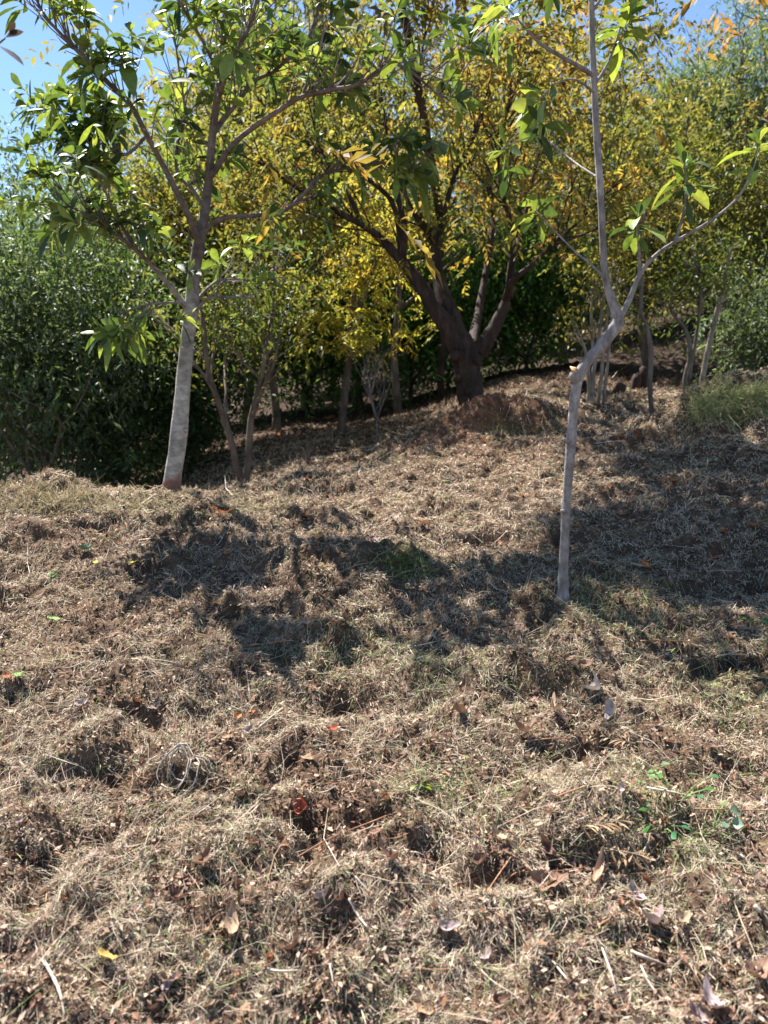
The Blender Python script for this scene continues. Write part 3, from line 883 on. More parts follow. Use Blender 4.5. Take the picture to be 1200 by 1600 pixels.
    ce = ce[sunny(ce, 0, 10) | (vis & (RNG.random(len(ce)) < .55))]
    u_ = ce[:, 0]
    left = ce[u_ < 0.6]; right = ce[u_ >= 0.6]
    build_leaves('crown', [sprays(left, 4, 0.17, 0.085, YEL + OLI + OLI[:2] + [(0.24, 0.17, 0.07)], wr=0.38), sprays(right, 4, 0.17, 0.085, YEL[:3] + ORA[3:] + ORA[:2] + OLI + OLI[:2] + [(0.24, 0.15, 0.07)], wr=0.38)], M_AUT, root, b)


big_tree()


# ---- generic trees
def grow(W, p, d, L, r, depth, tips, nb=5, wob=0.12, rise=0.25, spread=0.8, sides=7):
    n = 6
    pts = [p]; q = np.array(p, float); dd = np.array(d, float)
    for k in range(n):
        dd = unit(dd + RNG.normal(0, wob, 3) + np.array((0, 0, rise * 0.25)))
        q = q + dd * L / n; pts.append(q.copy())
    rr = np.linspace(r, r * (0.45 if depth else 0.3), n + 1)
    W.tube(pts, rr, max(4, sides), 0.03, cap=False)
    tips.append((pts[-1], dd)); tips.append((pts[4], dd))
    if depth <= 0: return
    for k in range(nb):
        i = random.randint(2, n) if k else n
        o = RNG.normal(0, 1, 3); o -= dd * o.dot(dd)
        nd = unit(dd * (1 - spread * 0.5) + unit(o) * spread * random.uniform(0.6, 1.1) + np.array((0, 0, rise)))
        grow(W, pts[i], nd, L * random.uniform(0.5, 0.75), rr[i] * 0.6, depth - 1, tips, max(3, nb - 1), wob * 1.2, rise, spread, sides - 2)


def tree(name, x, y, h, label, cat, bark, r=0.06, cols=GRN, lsz=0.06, per=30, crown_spread=0.22, depth=2, nb=5, mat=None, group=None, lean=(0, 0), rise=0.3,
         spread=0.8, clear=0.35, wr=0.42, low=0, trunks=1, extra=None, z=None):
    b = np.array((x, y, float(gz(x, y)) if z is None else z))
    root = empty(name, b, label, cat, group)
    tips = []
    for t in range(trunks):
        T = Wood()
        d = unit(np.array((lean[0] + (random.uniform(-.25, .25) if trunks > 1 else 0), lean[1] + (random.uniform(-.25, .25) if trunks > 1 else 0), 1.0)))
        hh = h * (clear + 0.35)
        n = 9; pts = [b + np.array((0.05 * t * math.cos(t * 2), 0.05 * t * math.sin(t * 2), -0.1))]; q = pts[0].copy(); dd = d
        for k in range(n):
            dd = unit(dd + RNG.normal(0, 0.07, 3) + np.array((0, 0, 0.05))); q = q + dd * hh / n; pts.append(q.copy())
        rr = np.linspace(r, r * 0.5, n + 1); rr[0] *= 1.35
        T.tube(pts, rr, 9, 0.04)
        T.build('trunk', bark, root, b)
        for k in range(nb):
            B_ = Wood()
            f = clear / (clear + 0.35)
            i = int(n * (f + (1 - f) * k / nb)) if k < nb - 1 else n
            o = RNG.normal(0, 1, 3); o[2] = 0; o = unit(o)
            nd = unit(np.array((0, 0, 0.35 + rise)) + o * spread * random.uniform(.7, 1.2)) if k < nb - 1 else dd
            grow(B_, pts[i], nd, h * random.uniform(0.28, 0.42), rr[i] * 0.65, depth - 1, tips, 4, 0.13, rise, spread)
            B_.build('branch', bark, root, b)
    if per:
        ce = np.array([t[0] for t in tips])
        if extra is not None: ce = np.concatenate([ce, extra(b)])
        if low:
            lo = np.stack([RNG.normal(0, low, 200), RNG.normal(0, low, 200), RNG.uniform(0.05, h * 0.6, 200)], 1) + b
            ce = np.concatenate([ce, lo])
        if 6.5 < y < 8 and lsz < .056: ce = ce[sunny(ce, 0.3, 0, 3.2)]
        build_leaves('crown', [sprays(ce, max(2, per // 11 + 1), crown_spread, lsz, cols, wr=wr) if mat else scatter_leaves(ce, per, crown_spread, lsz, cols, wr=wr)] + ([] if mat or per < 20 else [sprays(ce[::5], 2, crown_spread, lsz * 1.5, [tuple(np.array(q_) * 1.25) for q_ in cols], wr=.3)]), mat or M_SMALL, root, b)
    return root


def copy_tree(root, x, y, rz, sc, label, cat=None, group=None):
    c = root.copy(); C.objects.link(c)
    c.location = (x, y, float(gz(x, y)) - 0.05); c.rotation_euler = (0, 0, rz); c.scale = (sc, sc, sc)
    c['label'] = label
    if group: c['group'] = group
    for ch in root.children:
        k = ch.copy(); C.objects.link(k); k.parent = c
    return c


def px(u, Y): return at(u, 600, Y)[0]


def blob(n, rx, ry, rz_, cz, power=0.5):
    def f(b):
        d = unit(RNG.normal(0, 1, (n, 3))); rad = RNG.random(n)[:, None] ** power
        return b + d * rad * np.array((rx, ry, rz_)) * (1 + 0.25 * np.sin(d[:, :1] * 5 + 1)) + np.array((0, 0, cz))
    return f


def shady(b):
    """crown mass that keeps the hollow behind the crest in shade"""
    out = list(blob(300, 1.4, 1.1, 1.4, 3.3)(b)); sd = np.array((sx, sy, sz))
    for _ in range(420):
        u = random.uniform(270, 640); v = random.uniform(650, 770)
        if v > 768 - (u - 400) * .38 or v > 768: continue
        out.append(gpt(u, v) + sd * random.uniform(3.6, 4.9))
    return np.array(out)


# left thicket
tree('evergreen_tree', px(70, 7.6), 7.6, 2.8, 'bushy green tree with fine leaves at the far left edge of the thicket', 'tree', B_BROWN, 0.06, BLU + GRN[1:2], 0.065, 26, 0.2, nb=7, clear=0.15, spread=0.9, extra=blob(900, 1.3, 1.1, 1.65, 2.0), wr=0.36)
tree('evergreen_tree', px(-90, 8.4), 8.4, 2.8, 'tall green tree partly cut off by the left edge behind the crest', 'tree', B_BROWN, 0.07, BLU, 0.065, 26, 0.2, nb=7, clear=0.15, spread=0.9, extra=blob(800, 1.5, 1.2, 1.8, 2.2), wr=0.36)
tree('leafy_shrub', px(190, 8.6), 8.6, 2.6, 'dark dense shrub directly left of the pale trunk', 'shrub', B_BROWN, 0.04, GRN[:3] + DARKL, 0.06, 26, 0.2, nb=6, clear=0.12, spread=0.9, trunks=2, extra=blob(620, 1.2, 0.8, 1.4, 1.4), wr=0.4)
tree('leafy_shrub', px(285, 9.4), 9.4, 2.3, 'low dark shrub half hidden behind the pale trunk', 'shrub', B_BROWN, 0.035, DARKL + GRN[:1], 0.06, 26, 0.18, nb=6, clear=0.1, spread=0.9, trunks=2, extra=blob(480, 0.9, 0.7, 1.1, 1.1), wr=0.4)
tree('broadleaf_tree', px(378, 6.7), 6.7, 2.1, 'thin two-stemmed tree with olive leaves right of the pale trunk', 'tree', B_BROWN, 0.035, OLI + GRN[:2], 0.055, 18, 0.16, nb=5, clear=0.42, spread=0.7, trunks=2, extra=blob(90, 0.5, 0.5, 0.5, 1.65))
tree('autumn_tree', px(300, 10.6), 10.6, 3.5, 'yellow and orange leaved tree glowing behind the pale trunk', 'tree', B_BROWN, 0.07, YEL + OLI[:2], 0.085, 30, 0.25, nb=7, clear=0.3, mat=M_AUT, extra=blob(460, 1.5, 1.2, 1.1, 2.9))
tree('evergreen_tree', px(120, 14), 14, 3.4, 'rounded green tree rising against the sky behind the left thicket', 'tree', B_BROWN, 0.08, BLU + GRN, 0.085, 30, 0.25, nb=7, clear=0.2, extra=blob(800, 2.4, 1.5, 2.2, 3.1))
tree('evergreen_tree', px(165, 10), 10, 3.4, 'dark blue-green tree standing between the far left tree and the pale trunk', 'tree', B_BROWN, 0.06, BLU + GRN[:3], 0.07, 26, 0.2, nb=7, clear=0.15, spread=0.9, extra=blob(750, 1.3, 1.1, 1.8, 2.1))
tree('autumn_tree', px(430, 11.6), 11.6, 4.2, 'yellow-green leaved tree between the pale trunk and the spreading tree', 'tree', B_BROWN, 0.07, YEL[1:3] + OLI + LUSH[:1], 0.085, 30, 0.25, nb=7, clear=0.3, mat=M_AUT, extra=shady)
# slim trunks behind the crest
def yellow_hang(cx, w, lo, hi, n, Y):
    def f(b): return np.array([at(random.gauss(cx, w), random.uniform(lo, hi), Y + random.gauss(0, .35)) for _ in range(n)])
    return f
tree('yellow_tree', px(532, 10), 10, 2.6, 'slim straight dark trunk carrying drooping sprays of yellow leaves', 'tree', B_BROWN, 0.055, [(0.50, 0.44, 0.07), (0.46, 0.46, 0.09), (0.38, 0.42, 0.08), (0.50, 0.38, 0.07)], 0.085, 42, 0.10, nb=5, clear=0.55, mat=M_AUT, extra=yellow_hang(535, 62, 425, 532, 62, 9.8), wr=0.3)
tree('slim_tree', px(623, 12), 12, 3.4, 'slim brown trunk in shade between the bare pale sapling and the spreading tree', 'tree', B_BROWN, 0.065, YEL[:3] + OLI, 0.08, 26, 0.2, nb=5, clear=0.55, mat=M_AUT)
tree('bare_sapling', px(587, 9), 9, 1.55, 'small leafless pale sapling with fine spreading twigs', 'sapling', B_GREY, 0.017, nb=9, depth=3, clear=0.25, per=0, rise=0.5, spread=0.6)
tree('dark_trunk_tree', px(690, 12.5), 12.5, 4.0, 'dark thin trunk close behind the left side of the spreading tree', 'tree', B_DARK, 0.06, GRN, 0.08, 26, 0.25, nb=5, clear=0.5)
tree('twiggy_shoot', px(478, 7.6), 7.6, 0.5, 'little bare twiggy shoot on shaded ground left of the bare pale sapling', 'shoot', B_BROWN, 0.012, nb=4, depth=2, clear=0.3, per=0, trunks=2)
# right saplings
def stems(name, lst, Y, label, cat, bark, group=None, leaf=None, tw=5, tl=.25):
    b0 = lst[0][0]; b = np.array((at(b0[0], b0[1], Y)[0], Y, 0)); b[2] = gz(b[0], Y)
    dz = b[2] - at(b0[0], b0[1], Y)[2]
    root = empty(name, b, label, cat, group); tips = []
    for rows in lst:
        p, r = pix_limb(rows, Y, len(rows) * 5)
        p = p + np.array((0, 0, 1)) * dz * np.linspace(1, 0, len(p))[:, None]
        p[0][2] -= 0.06
        Wd = Wood(); Wd.tube(p, r, 8, 0.05)
        twigs_from(p, r, tw, 0.4, 1, tl, Wd, tips, None, 0.4, 0.006)
        tips.append((p[-1], np.array((0, 0, 1.0))))
        Wd.build('stem', bark, root, b)
    if leaf:
        build_leaves('crown', [scatter_leaves(np.array([t[0] for t in tips]), leaf[0], leaf[1], leaf[2], leaf[3])], M_SMALL, root, b)
    return root


stems('sapling_clump', [[(916, 632, 7), (925, 590, 7), (935, 530, 6), (942, 470, 5), (950, 410, 4)], [(934, 628, 7), (940, 580, 6), (948, 500, 5), (956, 430, 3)], [(926, 628, 6), (928, 570, 5), (924, 500, 5), (928, 430, 3)],
                        [(943, 626, 6), (950, 560, 5), (958, 480, 4), (968, 420, 3)], [(922, 630, 7), (918, 560, 6), (905, 520, 4), (895, 500, 3)]], 8.4,
      'clump of several straight pale stems just behind the bent sapling', 'saplings', B_TWIG, leaf=(14, .12, .06, OLI + YEL[:2]))
stems('crooked_sapling', [[(1022, 672, 8), (1020, 640, 7), (1016, 590, 8), (1018, 540, 8), (1012, 505, 7), (1002, 480, 6), (1003, 440, 6), (1000, 380, 5), (1008, 330, 4)]], 7.2,
      'single thin crooked sapling standing just right of the bent sapling', 'sapling', B_BROWN, leaf=(12, .12, .06, OLI))
stems('forked_sapling', [[(1075, 648, 9), (1070, 600, 8), (1078, 560, 8), (1072, 520, 6), (1050, 490, 4), (1045, 470, 3)], [(1076, 600, 5), (1085, 545, 5), (1095, 470, 5), (1088, 420, 4), (1080, 390, 3)]], 8.2,
      'thin forked sapling with small leaves left of the leaning stem', 'sapling', B_BROWN, leaf=(26, .16, .06, OLI + GRN), tw=8)
stems('leaning_sapling', [[(1092, 640, 8), (1098, 590, 9), (1108, 540, 8), (1122, 480, 8), (1135, 420, 6), (1145, 380, 4)], [(1118, 500, 5), (1130, 470, 4), (1140, 450, 3)]], 8.4,
      'pale stem leaning to the right beside the forked sapling', 'sapling', B_TWIG, leaf=(26, .16, .06, OLI + GRN), tw=8)

# right side and back
tree('olive_leaved_tree', px(1010, 12), 12, 4.6, 'olive and yellow leaved tree behind the crooked sapling', 'tree', B_BROWN, 0.07, OLI + GRN[:2] + YEL[1:3] + ORA[4:], 0.08, 28, 0.25, nb=7, clear=0.25, mat=M_AUT, extra=blob(420, 1.7, 1.2, 1.9, 2.7))
tree('olive_leaved_tree', px(1160, 11), 11, 3.6, 'pale olive leaved tree at the right edge above the fern bank', 'tree', B_BROWN, 0.06, OLI + [(0.30, 0.28, 0.12)], 0.075, 28, 0.25, nb=7, clear=0.25, extra=blob(380, 1.3, 1.0, 1.5, 2.1))
tree('autumn_tree', px(1190, 16), 16, 7.6, 'orange leaved tree against the sky in the top right corner', 'tree', B_BROWN, 0.10, ORA, 0.10, 12, 0.3, nb=5, clear=0.55, mat=M_AUT, extra=blob(30, 2.0, 1.5, 1.6, 6.6))
tree('feathery_tree', px(1130, 20), 20, 8.8, 'feathery pale green tree rising against the blue sky at upper right', 'tree', B_BROWN, 0.10, BLU + [(0.12, 0.20, 0.10)], 0.14, 40, 0.35, nb=9, clear=0.25, extra=blob(1900, 3.8, 2.0, 3.1, 3.4), wr=0.22)
tree('dark_shrub', px(1195, 9.6), 9.6, 1.7, 'dark bluish shrub at the right edge behind the fern bank', 'shrub', B_BROWN, 0.03, BLU, 0.06, 30, 0.16, nb=6, clear=0.1, extra=blob(200, 0.7, 0.6, 0.7, 0.7))
gl = [('lush_shrub', 640, 13.5, 'bright green undergrowth shrub behind the bare pale sapling'), ('lush_shrub', 480, 14, 'green undergrowth shrub behind the drooping yellow sprays'),
      ('lush_shrub', 820, 14.5, 'dark green shrub in the shade right of the spreading trunk'), ('lush_shrub', 700, 15, 'green shrub seen between the slim trunks and the spreading trunk')]
for nme, u, Y, lb in gl:
    tree(nme, px(u, Y), Y, 3.0, lb, 'shrub', B_DARK, 0.04, LUSH + GRN, 0.10, 28, 0.28, nb=6, clear=0.1, spread=0.9, extra=blob(330, 1.6, 0.9, 1.5, 1.5), wr=0.45)
tree('autumn_tree', px(385, 16), 16, 7.6, 'tall olive-yellow tree filling the gap behind the crown of the pale trunk', 'tree', B_BROWN, 0.10, YEL[:3] + OLI + OLI, 0.12, 34, 0.3, nb=8, clear=0.35, mat=M_AUT, extra=blob(560, 2.0, 1.5, 3.0, 5.2))
tree('autumn_tree', px(480, 17), 17, 8.6, 'tall olive tree seen between the pale trunk crown and the spreading limbs', 'tree', B_BROWN, 0.10, YEL[1:3] + OLI + OLI + GRN[3:], 0.12, 34, 0.3, nb=8, clear=0.35, mat=M_AUT, extra=blob(560, 2.0, 1.5, 3.3, 5.8))
tree('autumn_tree', px(560, 15.5), 15.5, 6.2, 'tall yellow tree seen through the upper left limbs of the spreading tree', 'tree', B_BROWN, 0.09, YEL + OLI, 0.11, 30, 0.3, nb=8, clear=0.4, mat=M_AUT, extra=blob(380, 2.4, 1.4, 2.2, 4.4))
tree('autumn_tree', px(880, 15.5), 15.5, 6.6, 'tall orange and olive tree seen behind the upper right limbs of the spreading tree', 'tree', B_BROWN, 0.09, YEL[:2] + ORA[3:] + OLI + GRN[3:], 0.11, 30, 0.3, nb=8, clear=0.4, mat=M_AUT, extra=blob(480, 2.6, 1.4, 2.4, 4.6))

# the wood on the rising hill behind
protoA = tree('woodland_tree', -9, 19, 4.2, 'dark green tree in the wood behind the left thicket', 'tree', B_DARK, 0.10, GRN + BLU, 0.13, 26, 0.34, nb=8, clear=0.15, group='dark trees of the wood behind the left thicket', extra=blob(520, 2.4, 2.0, 2.0, 2.4))
protoB = tree('woodland_tree', 3, 20, 6.5, 'dark green tree in the wood behind the spreading tree', 'tree', B_DARK, 0.10, GRN + OLI[:1], 0.13, 26, 0.34, nb=8, clear=0.15, group='dark trees of the wood behind the spreading tree', extra=blob(420, 2.5, 2.0, 2.8, 3.6))
wood = [(-13, 17), (-6, 18), (-11, 25), (-5, 24), (-1.5, 19), (0.5, 23), (6, 19), (9, 22), (4.5, 25), (12, 17), (13, 25), (-17, 23), (17, 21), (-2, 28), (9, 30), (-9, 32), (2, 33), (16, 31)]
for k, (x, y) in enumerate(wood):
    src = (protoA, protoB)[k % 2]
    nm = 'behind the left thicket' if x < -3.5 else ('behind the spreading tree' if x < 5.5 else 'on the hill behind the right saplings')
    copy_tree(src, x + random.uniform(-.5, .5), y, random.uniform(0, 6.28), random.uniform(0.45, 0.55) if x < -3.5 else random.uniform(0.7, 0.95), 'dark green tree in the wood ' + nm, group='dark trees of the wood ' + nm)

# ------------------------------------------------------------------ stumps, clods, ferns
def stump(u, v, Y, r, h, label, tilt=0.0):
    b = np.array((px(u, Y), Y, 0)); b[2] = gz(b[0], Y)
    root = empty('tree_stump', b, label, 'stump')
    Wd = Wood()
    p = [b + np.array((0, 0, -.05)), b + np.array((tilt * .2, 0, h * .3)), b + np.array((tilt * .6, 0, h * .7)), b + np.array((tilt, 0, h))]
    Wd.tube(p, [r * 1.4, r * 1.1, r, r * .75], 14, 0.2); Wd.build('trunk', B_DARK, root, b)
    W2 = Wood()
    for k in range(5):
        a_ = k * 1.25 + random.random(); W2.tube([b + np.array((0, 0, .03)), b + np.array((math.cos(a_) * r * 1.6, math.sin(a_) * r * 1.6, 0.0)), b + np.array((math.cos(a_) * r * 2.6, math.sin(a_) * r * 2.6, -.04))], [r * .35, r * .25, r * .1], 7, 0.08)
    W2.build('roots', B_DARK, root, b)


stump(993, 588, 9.6, 0.06, 0.22, 'short dark rotten stump behind the crooked sapling, left of its twin', 0.02)
stump(1006, 584, 9.9, 0.05, 0.26, 'narrow dark rotten stump close against the crooked sapling', -0.02)
stump(965, 606, 9.2, 0.06, 0.13, 'low dark stump between the pale stem clump and the crooked sapling', 0.05)
stump(912, 612, 9.0, 0.10, 0.16, 'broad low dark stump behind the base of the pale stem clump', -0.03)
stump(1042, 640, 7.6, 0.02, 0.12, 'small broken stub leaning left of the forked sapling', -0.06)

# fern bank at the right edge
def frond(p, az, L, up, cols, n=26, wd=0.2, jit=0.08):
    d = np.array((math.cos(az), math.sin(az), 0)); t = np.linspace(0.1, 1, n)
    P = p + d * (L * t)[:, None] + np.array((0, 0, 1)) * (L * (up * t - 0.75 * up * t ** 2.2))[:, None]
    tan = unit(np.gradient(P, axis=0)); side = unit(np.cross(tan, (0, 0, 1.0)))
    Ls = 0.30 * L * np.sin(np.pi * np.clip(t * 0.85 + 0.12, 0, 1)) + 0.01
    col = np.array(cols)[RNG.integers(0, len(cols), n)]
    out = []
    for s in (-1, 1):
        out.append(leaves(P, unit(side * s + tan * 0.5 + RNG.normal(0, jit, (n, 3))), Ls, Ls * wd + 0.002, np.full(n, 0.25), col * RNG.uniform(.8, 1.2, n)[:, None], True, nrm=np.tile(np.array((0, 0, 1.0)), (n, 1))))
    return out, P


def fern(u, Y, n, L, label, cols, v=None):
    b = np.array((px(u, Y), Y, 0.)) if v is None else gpt(u, v)
    b[2] = gz(b[0], b[1])
    root = empty('fern', b, label, 'fern'); lv = []; W_ = Wood()
    for k in range(n):
        az = k * 6.283 / n + random.uniform(-.4, .4)
        o, P = frond(b, az, L * random.uniform(.7, 1.2), random.uniform(.7, 1.4), cols); lv += o
        W_.tube(np.vstack([b, P[::4]]), np.linspace(.004, .0015, len(P[::4]) + 1), 4, cap=False)
    W_.build('stalks', B_TWIG, root, b); build_leaves('fronds', lv, M_SMALL, root, b)


FC = [(0.20, 0.27, 0.08), (0.27, 0.33, 0.13), (0.15, 0.21, 0.06)]
fern(1165, 7.7, 12, 0.42, 'bright yellow-green fern with an arching frond at the right edge', FC)
fern(1125, 7.9, 8, 0.28, 'small bright fern left of the larger one on the bank', FC)
fern(1215, 7.3, 12, 0.40, 'bright fern cut by the right edge of the photo', FC)
fern(1180, 9.2, 10, 0.6, 'dark green fern in shade behind the bright bank', GRN)
gpb = wisps(3600, 1090, 1260, 620, 650, 0.08, 0.28, [(0.38, 0.42, 0.18), (0.30, 0.35, 0.12), (0.50, 0.46, 0.28)])
tag(link('bank_grass', mesh_np('bank_grass', gpb[0], [gpb[1]], gpb[2], smooth=False), M_STRAW), 'tall pale green grass on the bank at the right edge', 'grass', kind='stuff')
DRYF = [(0.30, 0.20, 0.11), (0.40, 0.30, 0.17), (0.22, 0.14, 0.08)]


def dry_frond(u, v, az, L, label):
    b = gpt(u, v) + np.array((0, 0, .025))
    lv, P = frond(b, az, L * .75, 0.12, DRYF, 20, 0.10, 0.45)
    me_v, me_f, me_c = join(lv)
    root = empty('dry_fern_frond', b, label, 'fern frond')
    W_ = Wood(); W_.tube(P, np.linspace(.002, .001, len(P)), 4, cap=False); W_.build('stalk', B_TWIG, root, b)
    link('leaflets', mesh_np('leaflets', me_v - b, [me_f], me_c), M_DRY, root)


dry_frond(900, 1310, 0.2, 0.20, 'brown dried fern frond on the hay hump left of the green weed')
dry_frond(930, 1345, -0.4, 0.17, 'brown dried fern frond lowest on the hay hump')
dry_frond(1000, 1180, 2.7, 0.2, 'brown dried fern frond above the hay hump')
dry_frond(470, 900, 0.4, 0.22, 'reddish dried fern frond in the reddish patch left of the green tuft')

# ------------------------------------------------------------------ fallen leaves
def leaf_mesh(L, Wd, curl, fold, col, seed, wav=0.15):
    r = np.random.default_rng(seed)
    n, m = 12, 7
    prof = np.sin(np.pi * np.linspace(0.02, 0.98, n) ** 0.85)
    prof = prof * (1 + wav * r.normal(0, 0.6, n))
    V = []
    for i, t in enumerate(np.linspace(0, 1, n)):
        for j, s in enumerate(np.linspace(-1, 1, m)):
            x = (t - 0.5) * L; y = s * Wd * 0.5 * prof[i]
            ang = s * fold
            z = abs(s) * abs(y) * math.sin(fold) * 1.3 + curl * L * ((t - 0.5) ** 2) * 2 + r.normal(0, 0.03) * L * abs(s) + 0.05 * L * math.sin(t * 9 + seed) * s
            V.append((x, y * math.cos(ang * 0.6), z))
    V = np.array(V)
    jj, ii = np.meshgrid(np.arange(n - 1), np.arange(m - 1), indexing='ij'); a = (jj * m + ii).ravel()
    vein = 1 - 0.35 * (np.abs(np.tile(np.arange(m), n) - 3) == 0)
    c = np.array(col)[None] * r.uniform(0.75, 1.2, (n * m, 1)) * vein[:, None]
    return mesh_np('leaf', V, [np.stack([a, a + 1, a + m + 1, a + m], 1)], c)


def put_leaf(me, u=None, v=None, p=None, sc=1.0, label='', group=None, name='fallen_leaf', cat='leaf', lift=0.02, tilt=0.5):
    if p is None: p = gpt(u, v)
    if not me.materials: me.materials.append(M_DRY)
    o = bpy.data.objects.new(name, me); C.objects.link(o)
    o.location = (float(p[0]), float(p[1]), float(p[2]) + lift)
    o.rotation_euler = (random.uniform(-tilt, tilt), random.uniform(-tilt, tilt), random.uniform(0, 6.28))
    o.scale = (sc, sc, sc)
    tag(o, label, cat, group)
    return o


BRN = (0.25, 0.15, 0.10); TAN = (0.42, 0.30, 0.20); ORG = (0.42, 0.16, 0.07); YLW = (0.60, 0.50, 0.09); LGR = (0.19, 0.32, 0.07); SILV = (0.46, 0.41, 0.39); DGR = (0.05, 0.10, 0.07); PUR = (0.36, 0.28, 0.27); RED = (0.45, 0.13, 0.07)
special = [
    (848, 1395, .115, .055, BRN, .9, .4, 'brown ribbed leaf left of the dried pods near the bottom right', 0.4),
    (935, 1380, .14, .030, (0.45, 0.30, 0.2), .6, .9, 'long tan folded leaf right of the brown ribbed leaf', 0.4),
    (818, 1155, .10, .05, BRN, 1.2, .7, 'dark curled leaf below the bare patch under the bent sapling', .5),
    (865, 1118, .11, .035, TAN, .8, .9, 'tan rolled leaf pointing up right below the bent sapling', .5),
    (958, 1125, .085, .055, SILV, .6, .8, 'silvery grey leaf standing up on the hay right of centre', 1.0),
    (937, 1088, .085, .06, SILV, 1.6, .8, 'grey crumpled leaf just above the silvery upright one', .9),
    (205, 888, .085, .035, YLW, .2, .2, 'bright yellow leaf on the hay below the left crest', .2),
    (150, 886, .055, .03, YLW, .2, .3, 'smaller yellow leaf left of the bright yellow leaf', .2),
    (85, 976, .07, .045, LGR, .2, .2, 'light green leaf on the shaded hay at left', .2),
    (32, 1066, .06, .035, LGR, .3, .2, 'light green leaf beside the orange leaf at the left edge', .2),
    (12, 1072, .06, .035, ORG, .5, .4, 'orange leaf at the left edge beside a green one', .3),
    (370, 1132, .065, .03, ORG, .5, .5, 'orange-red leaf lying left of centre above a pale stick', .4),
    (392, 1126, .05, .025, ORG, .5, .5, 'smaller orange-red leaf touching the larger one left of centre', .4),
    (345, 808, .13, .035, ORG, .6, .6, 'orange leaf just below the left crest right of the pale trunk', .3),
    (522, 984, .05, .025, ORG, .4, .4, 'small orange leaf in the middle of the slope', .3),
    (534, 985, .045, .02, ORG, .4, .4, 'second small orange leaf close right of the first mid-slope one', .3),
    (518, 1152, .05, .03, RED, .8, .5, 'small red leaf beside a pale chip in the middle foreground', .6),
    (925, 890, .075, .035, ORG, .4, .4, 'orange leaf right of the bent sapling base near the shadow edge', .3),
    (1115, 880, .09, .035, ORG, .4, .4, 'orange leaf lying in the large shadow at right', .3),
    (1130, 838, .14, .03, ORG, .4, .4, 'long orange leaf in the upper part of the large shadow', .3),
    (1140, 1005, .055, .03, ORG, .4, .4, 'orange leaf on sunlit hay near the right edge', .3),
    (1190, 800, .09, .04, TAN, .6, .4, 'tan leaf at the right edge above the large shadow', .3),
    (1155, 1302, .05, .03, RED, .5, .6, 'reddish brown leaf right of the pale green leaves', .9),
    (775, 1320, .06, .04, TAN, .6, .4, 'pale curled leaf left of the hay hump', .5),
    (700, 1470, .07, .035, PUR, .7, .5, 'greyish purple curled leaf in the lower middle', .5),
    (500, 1420, .07, .035, PUR, .7, .5, 'greyish purple leaf standing left of lower centre', 1.0),
    (1025, 1460, .07, .05, PUR, 1.2, .6, 'purplish crumpled leaf at lower right', .6),
    (1065, 1452, .06, .03, TAN, .6, .4, 'cream leaf right of the purplish crumpled leaf', .3),
    (1110, 1585, .09, .04, PUR, .8, .6, 'pinkish curled leaf at the bottom edge right of centre', .5),
    (1180, 1540, .10, .05, BRN, .6, .4, 'brown leaf in the bottom right corner', .3),
    (360, 1462, .11, .04, TAN, .8, .6, 'tan folded leaf at lower left of centre', .5),
    (320, 1360, .07, .045, BRN, .9, .6, 'brown leaf in a hollow at lower left', .5),
    (170, 1515, .07, .02, (0.55, 0.36, 0.1), .3, .4, 'ochre leaf lying near the bottom left', .2),
    (470, 1280, .06, .05, RED, .9, .6, 'reddish leaf at the edge of the dark hollow left of centre', .6),
    (720, 1125, .08, .05, BRN, .9, .6, 'brown crumpled leaf just left of the dark curled leaf', .5),
    (480, 812, .09, .06, BRN, .9, .6, 'dark brown leaf on the bright upper slope', .5),
    (560, 838, .10, .03, TAN, .5, .6, 'tan leaf standing on the upper slope centre', 1.0),
    (500, 845, .09, .03, (0.55, 0.38, 0.1), .5, .5, 'ochre leaf left of the tan upper-slope leaf', .3),
    (135, 866, .12, .08, DGR, .5, .3, 'dark blue-green leaf below the left crest', .4),
    (1055, 40, 0, 0, None, 0, 0, '', 0),
]
for k, (u, v, L, w, col, curl, fold, lb, tl) in enumerate(special):
    if not L: continue
    put_leaf(leaf_mesh(L * .85, w * .85, curl, fold, col, 100 + k), u, v, label=lb, tilt=tl, lift=0.022)
protos = [leaf_mesh(.06, .028, random.uniform(.3, 1.4), random.uniform(.2, .8), c, 300 + i, .25) for i, c in enumerate([BRN, TAN, (0.18, 0.10, 0.07), (0.34, 0.22, 0.13), (0.30, 0.14, 0.07), PUR])]
for k in range(170):
    v = 800 + 800 * random.random() ** 0.8
    u = random.uniform(-20, 1220)
    p = gpt(u, v)
    put_leaf(random.choice(protos), p=p, sc=random.uniform(.35, 1.0) * max(1, p[1] / 3.2), label='small withered brown leaf lost among the mown hay', group='small withered leaves in the hay', lift=.014, tilt=.7)
oprot = [leaf_mesh(.05, .022, .4, .4, c, 400 + i, .2) for i, c in enumerate([(0.50, 0.18, 0.06), (0.42, 0.15, 0.07)])]
for k in range(34):
    u, v = random.uniform(350, 1200), random.uniform(650, 900)
    p = gpt(u, v)
    put_leaf(random.choice(oprot), p=p, sc=random.uniform(.7, 1.4) * max(1, p[1] / 5), label='tiny orange leaf scattered on the upper slope', group='tiny orange leaves on the upper slope', lift=.016, tilt=.4)

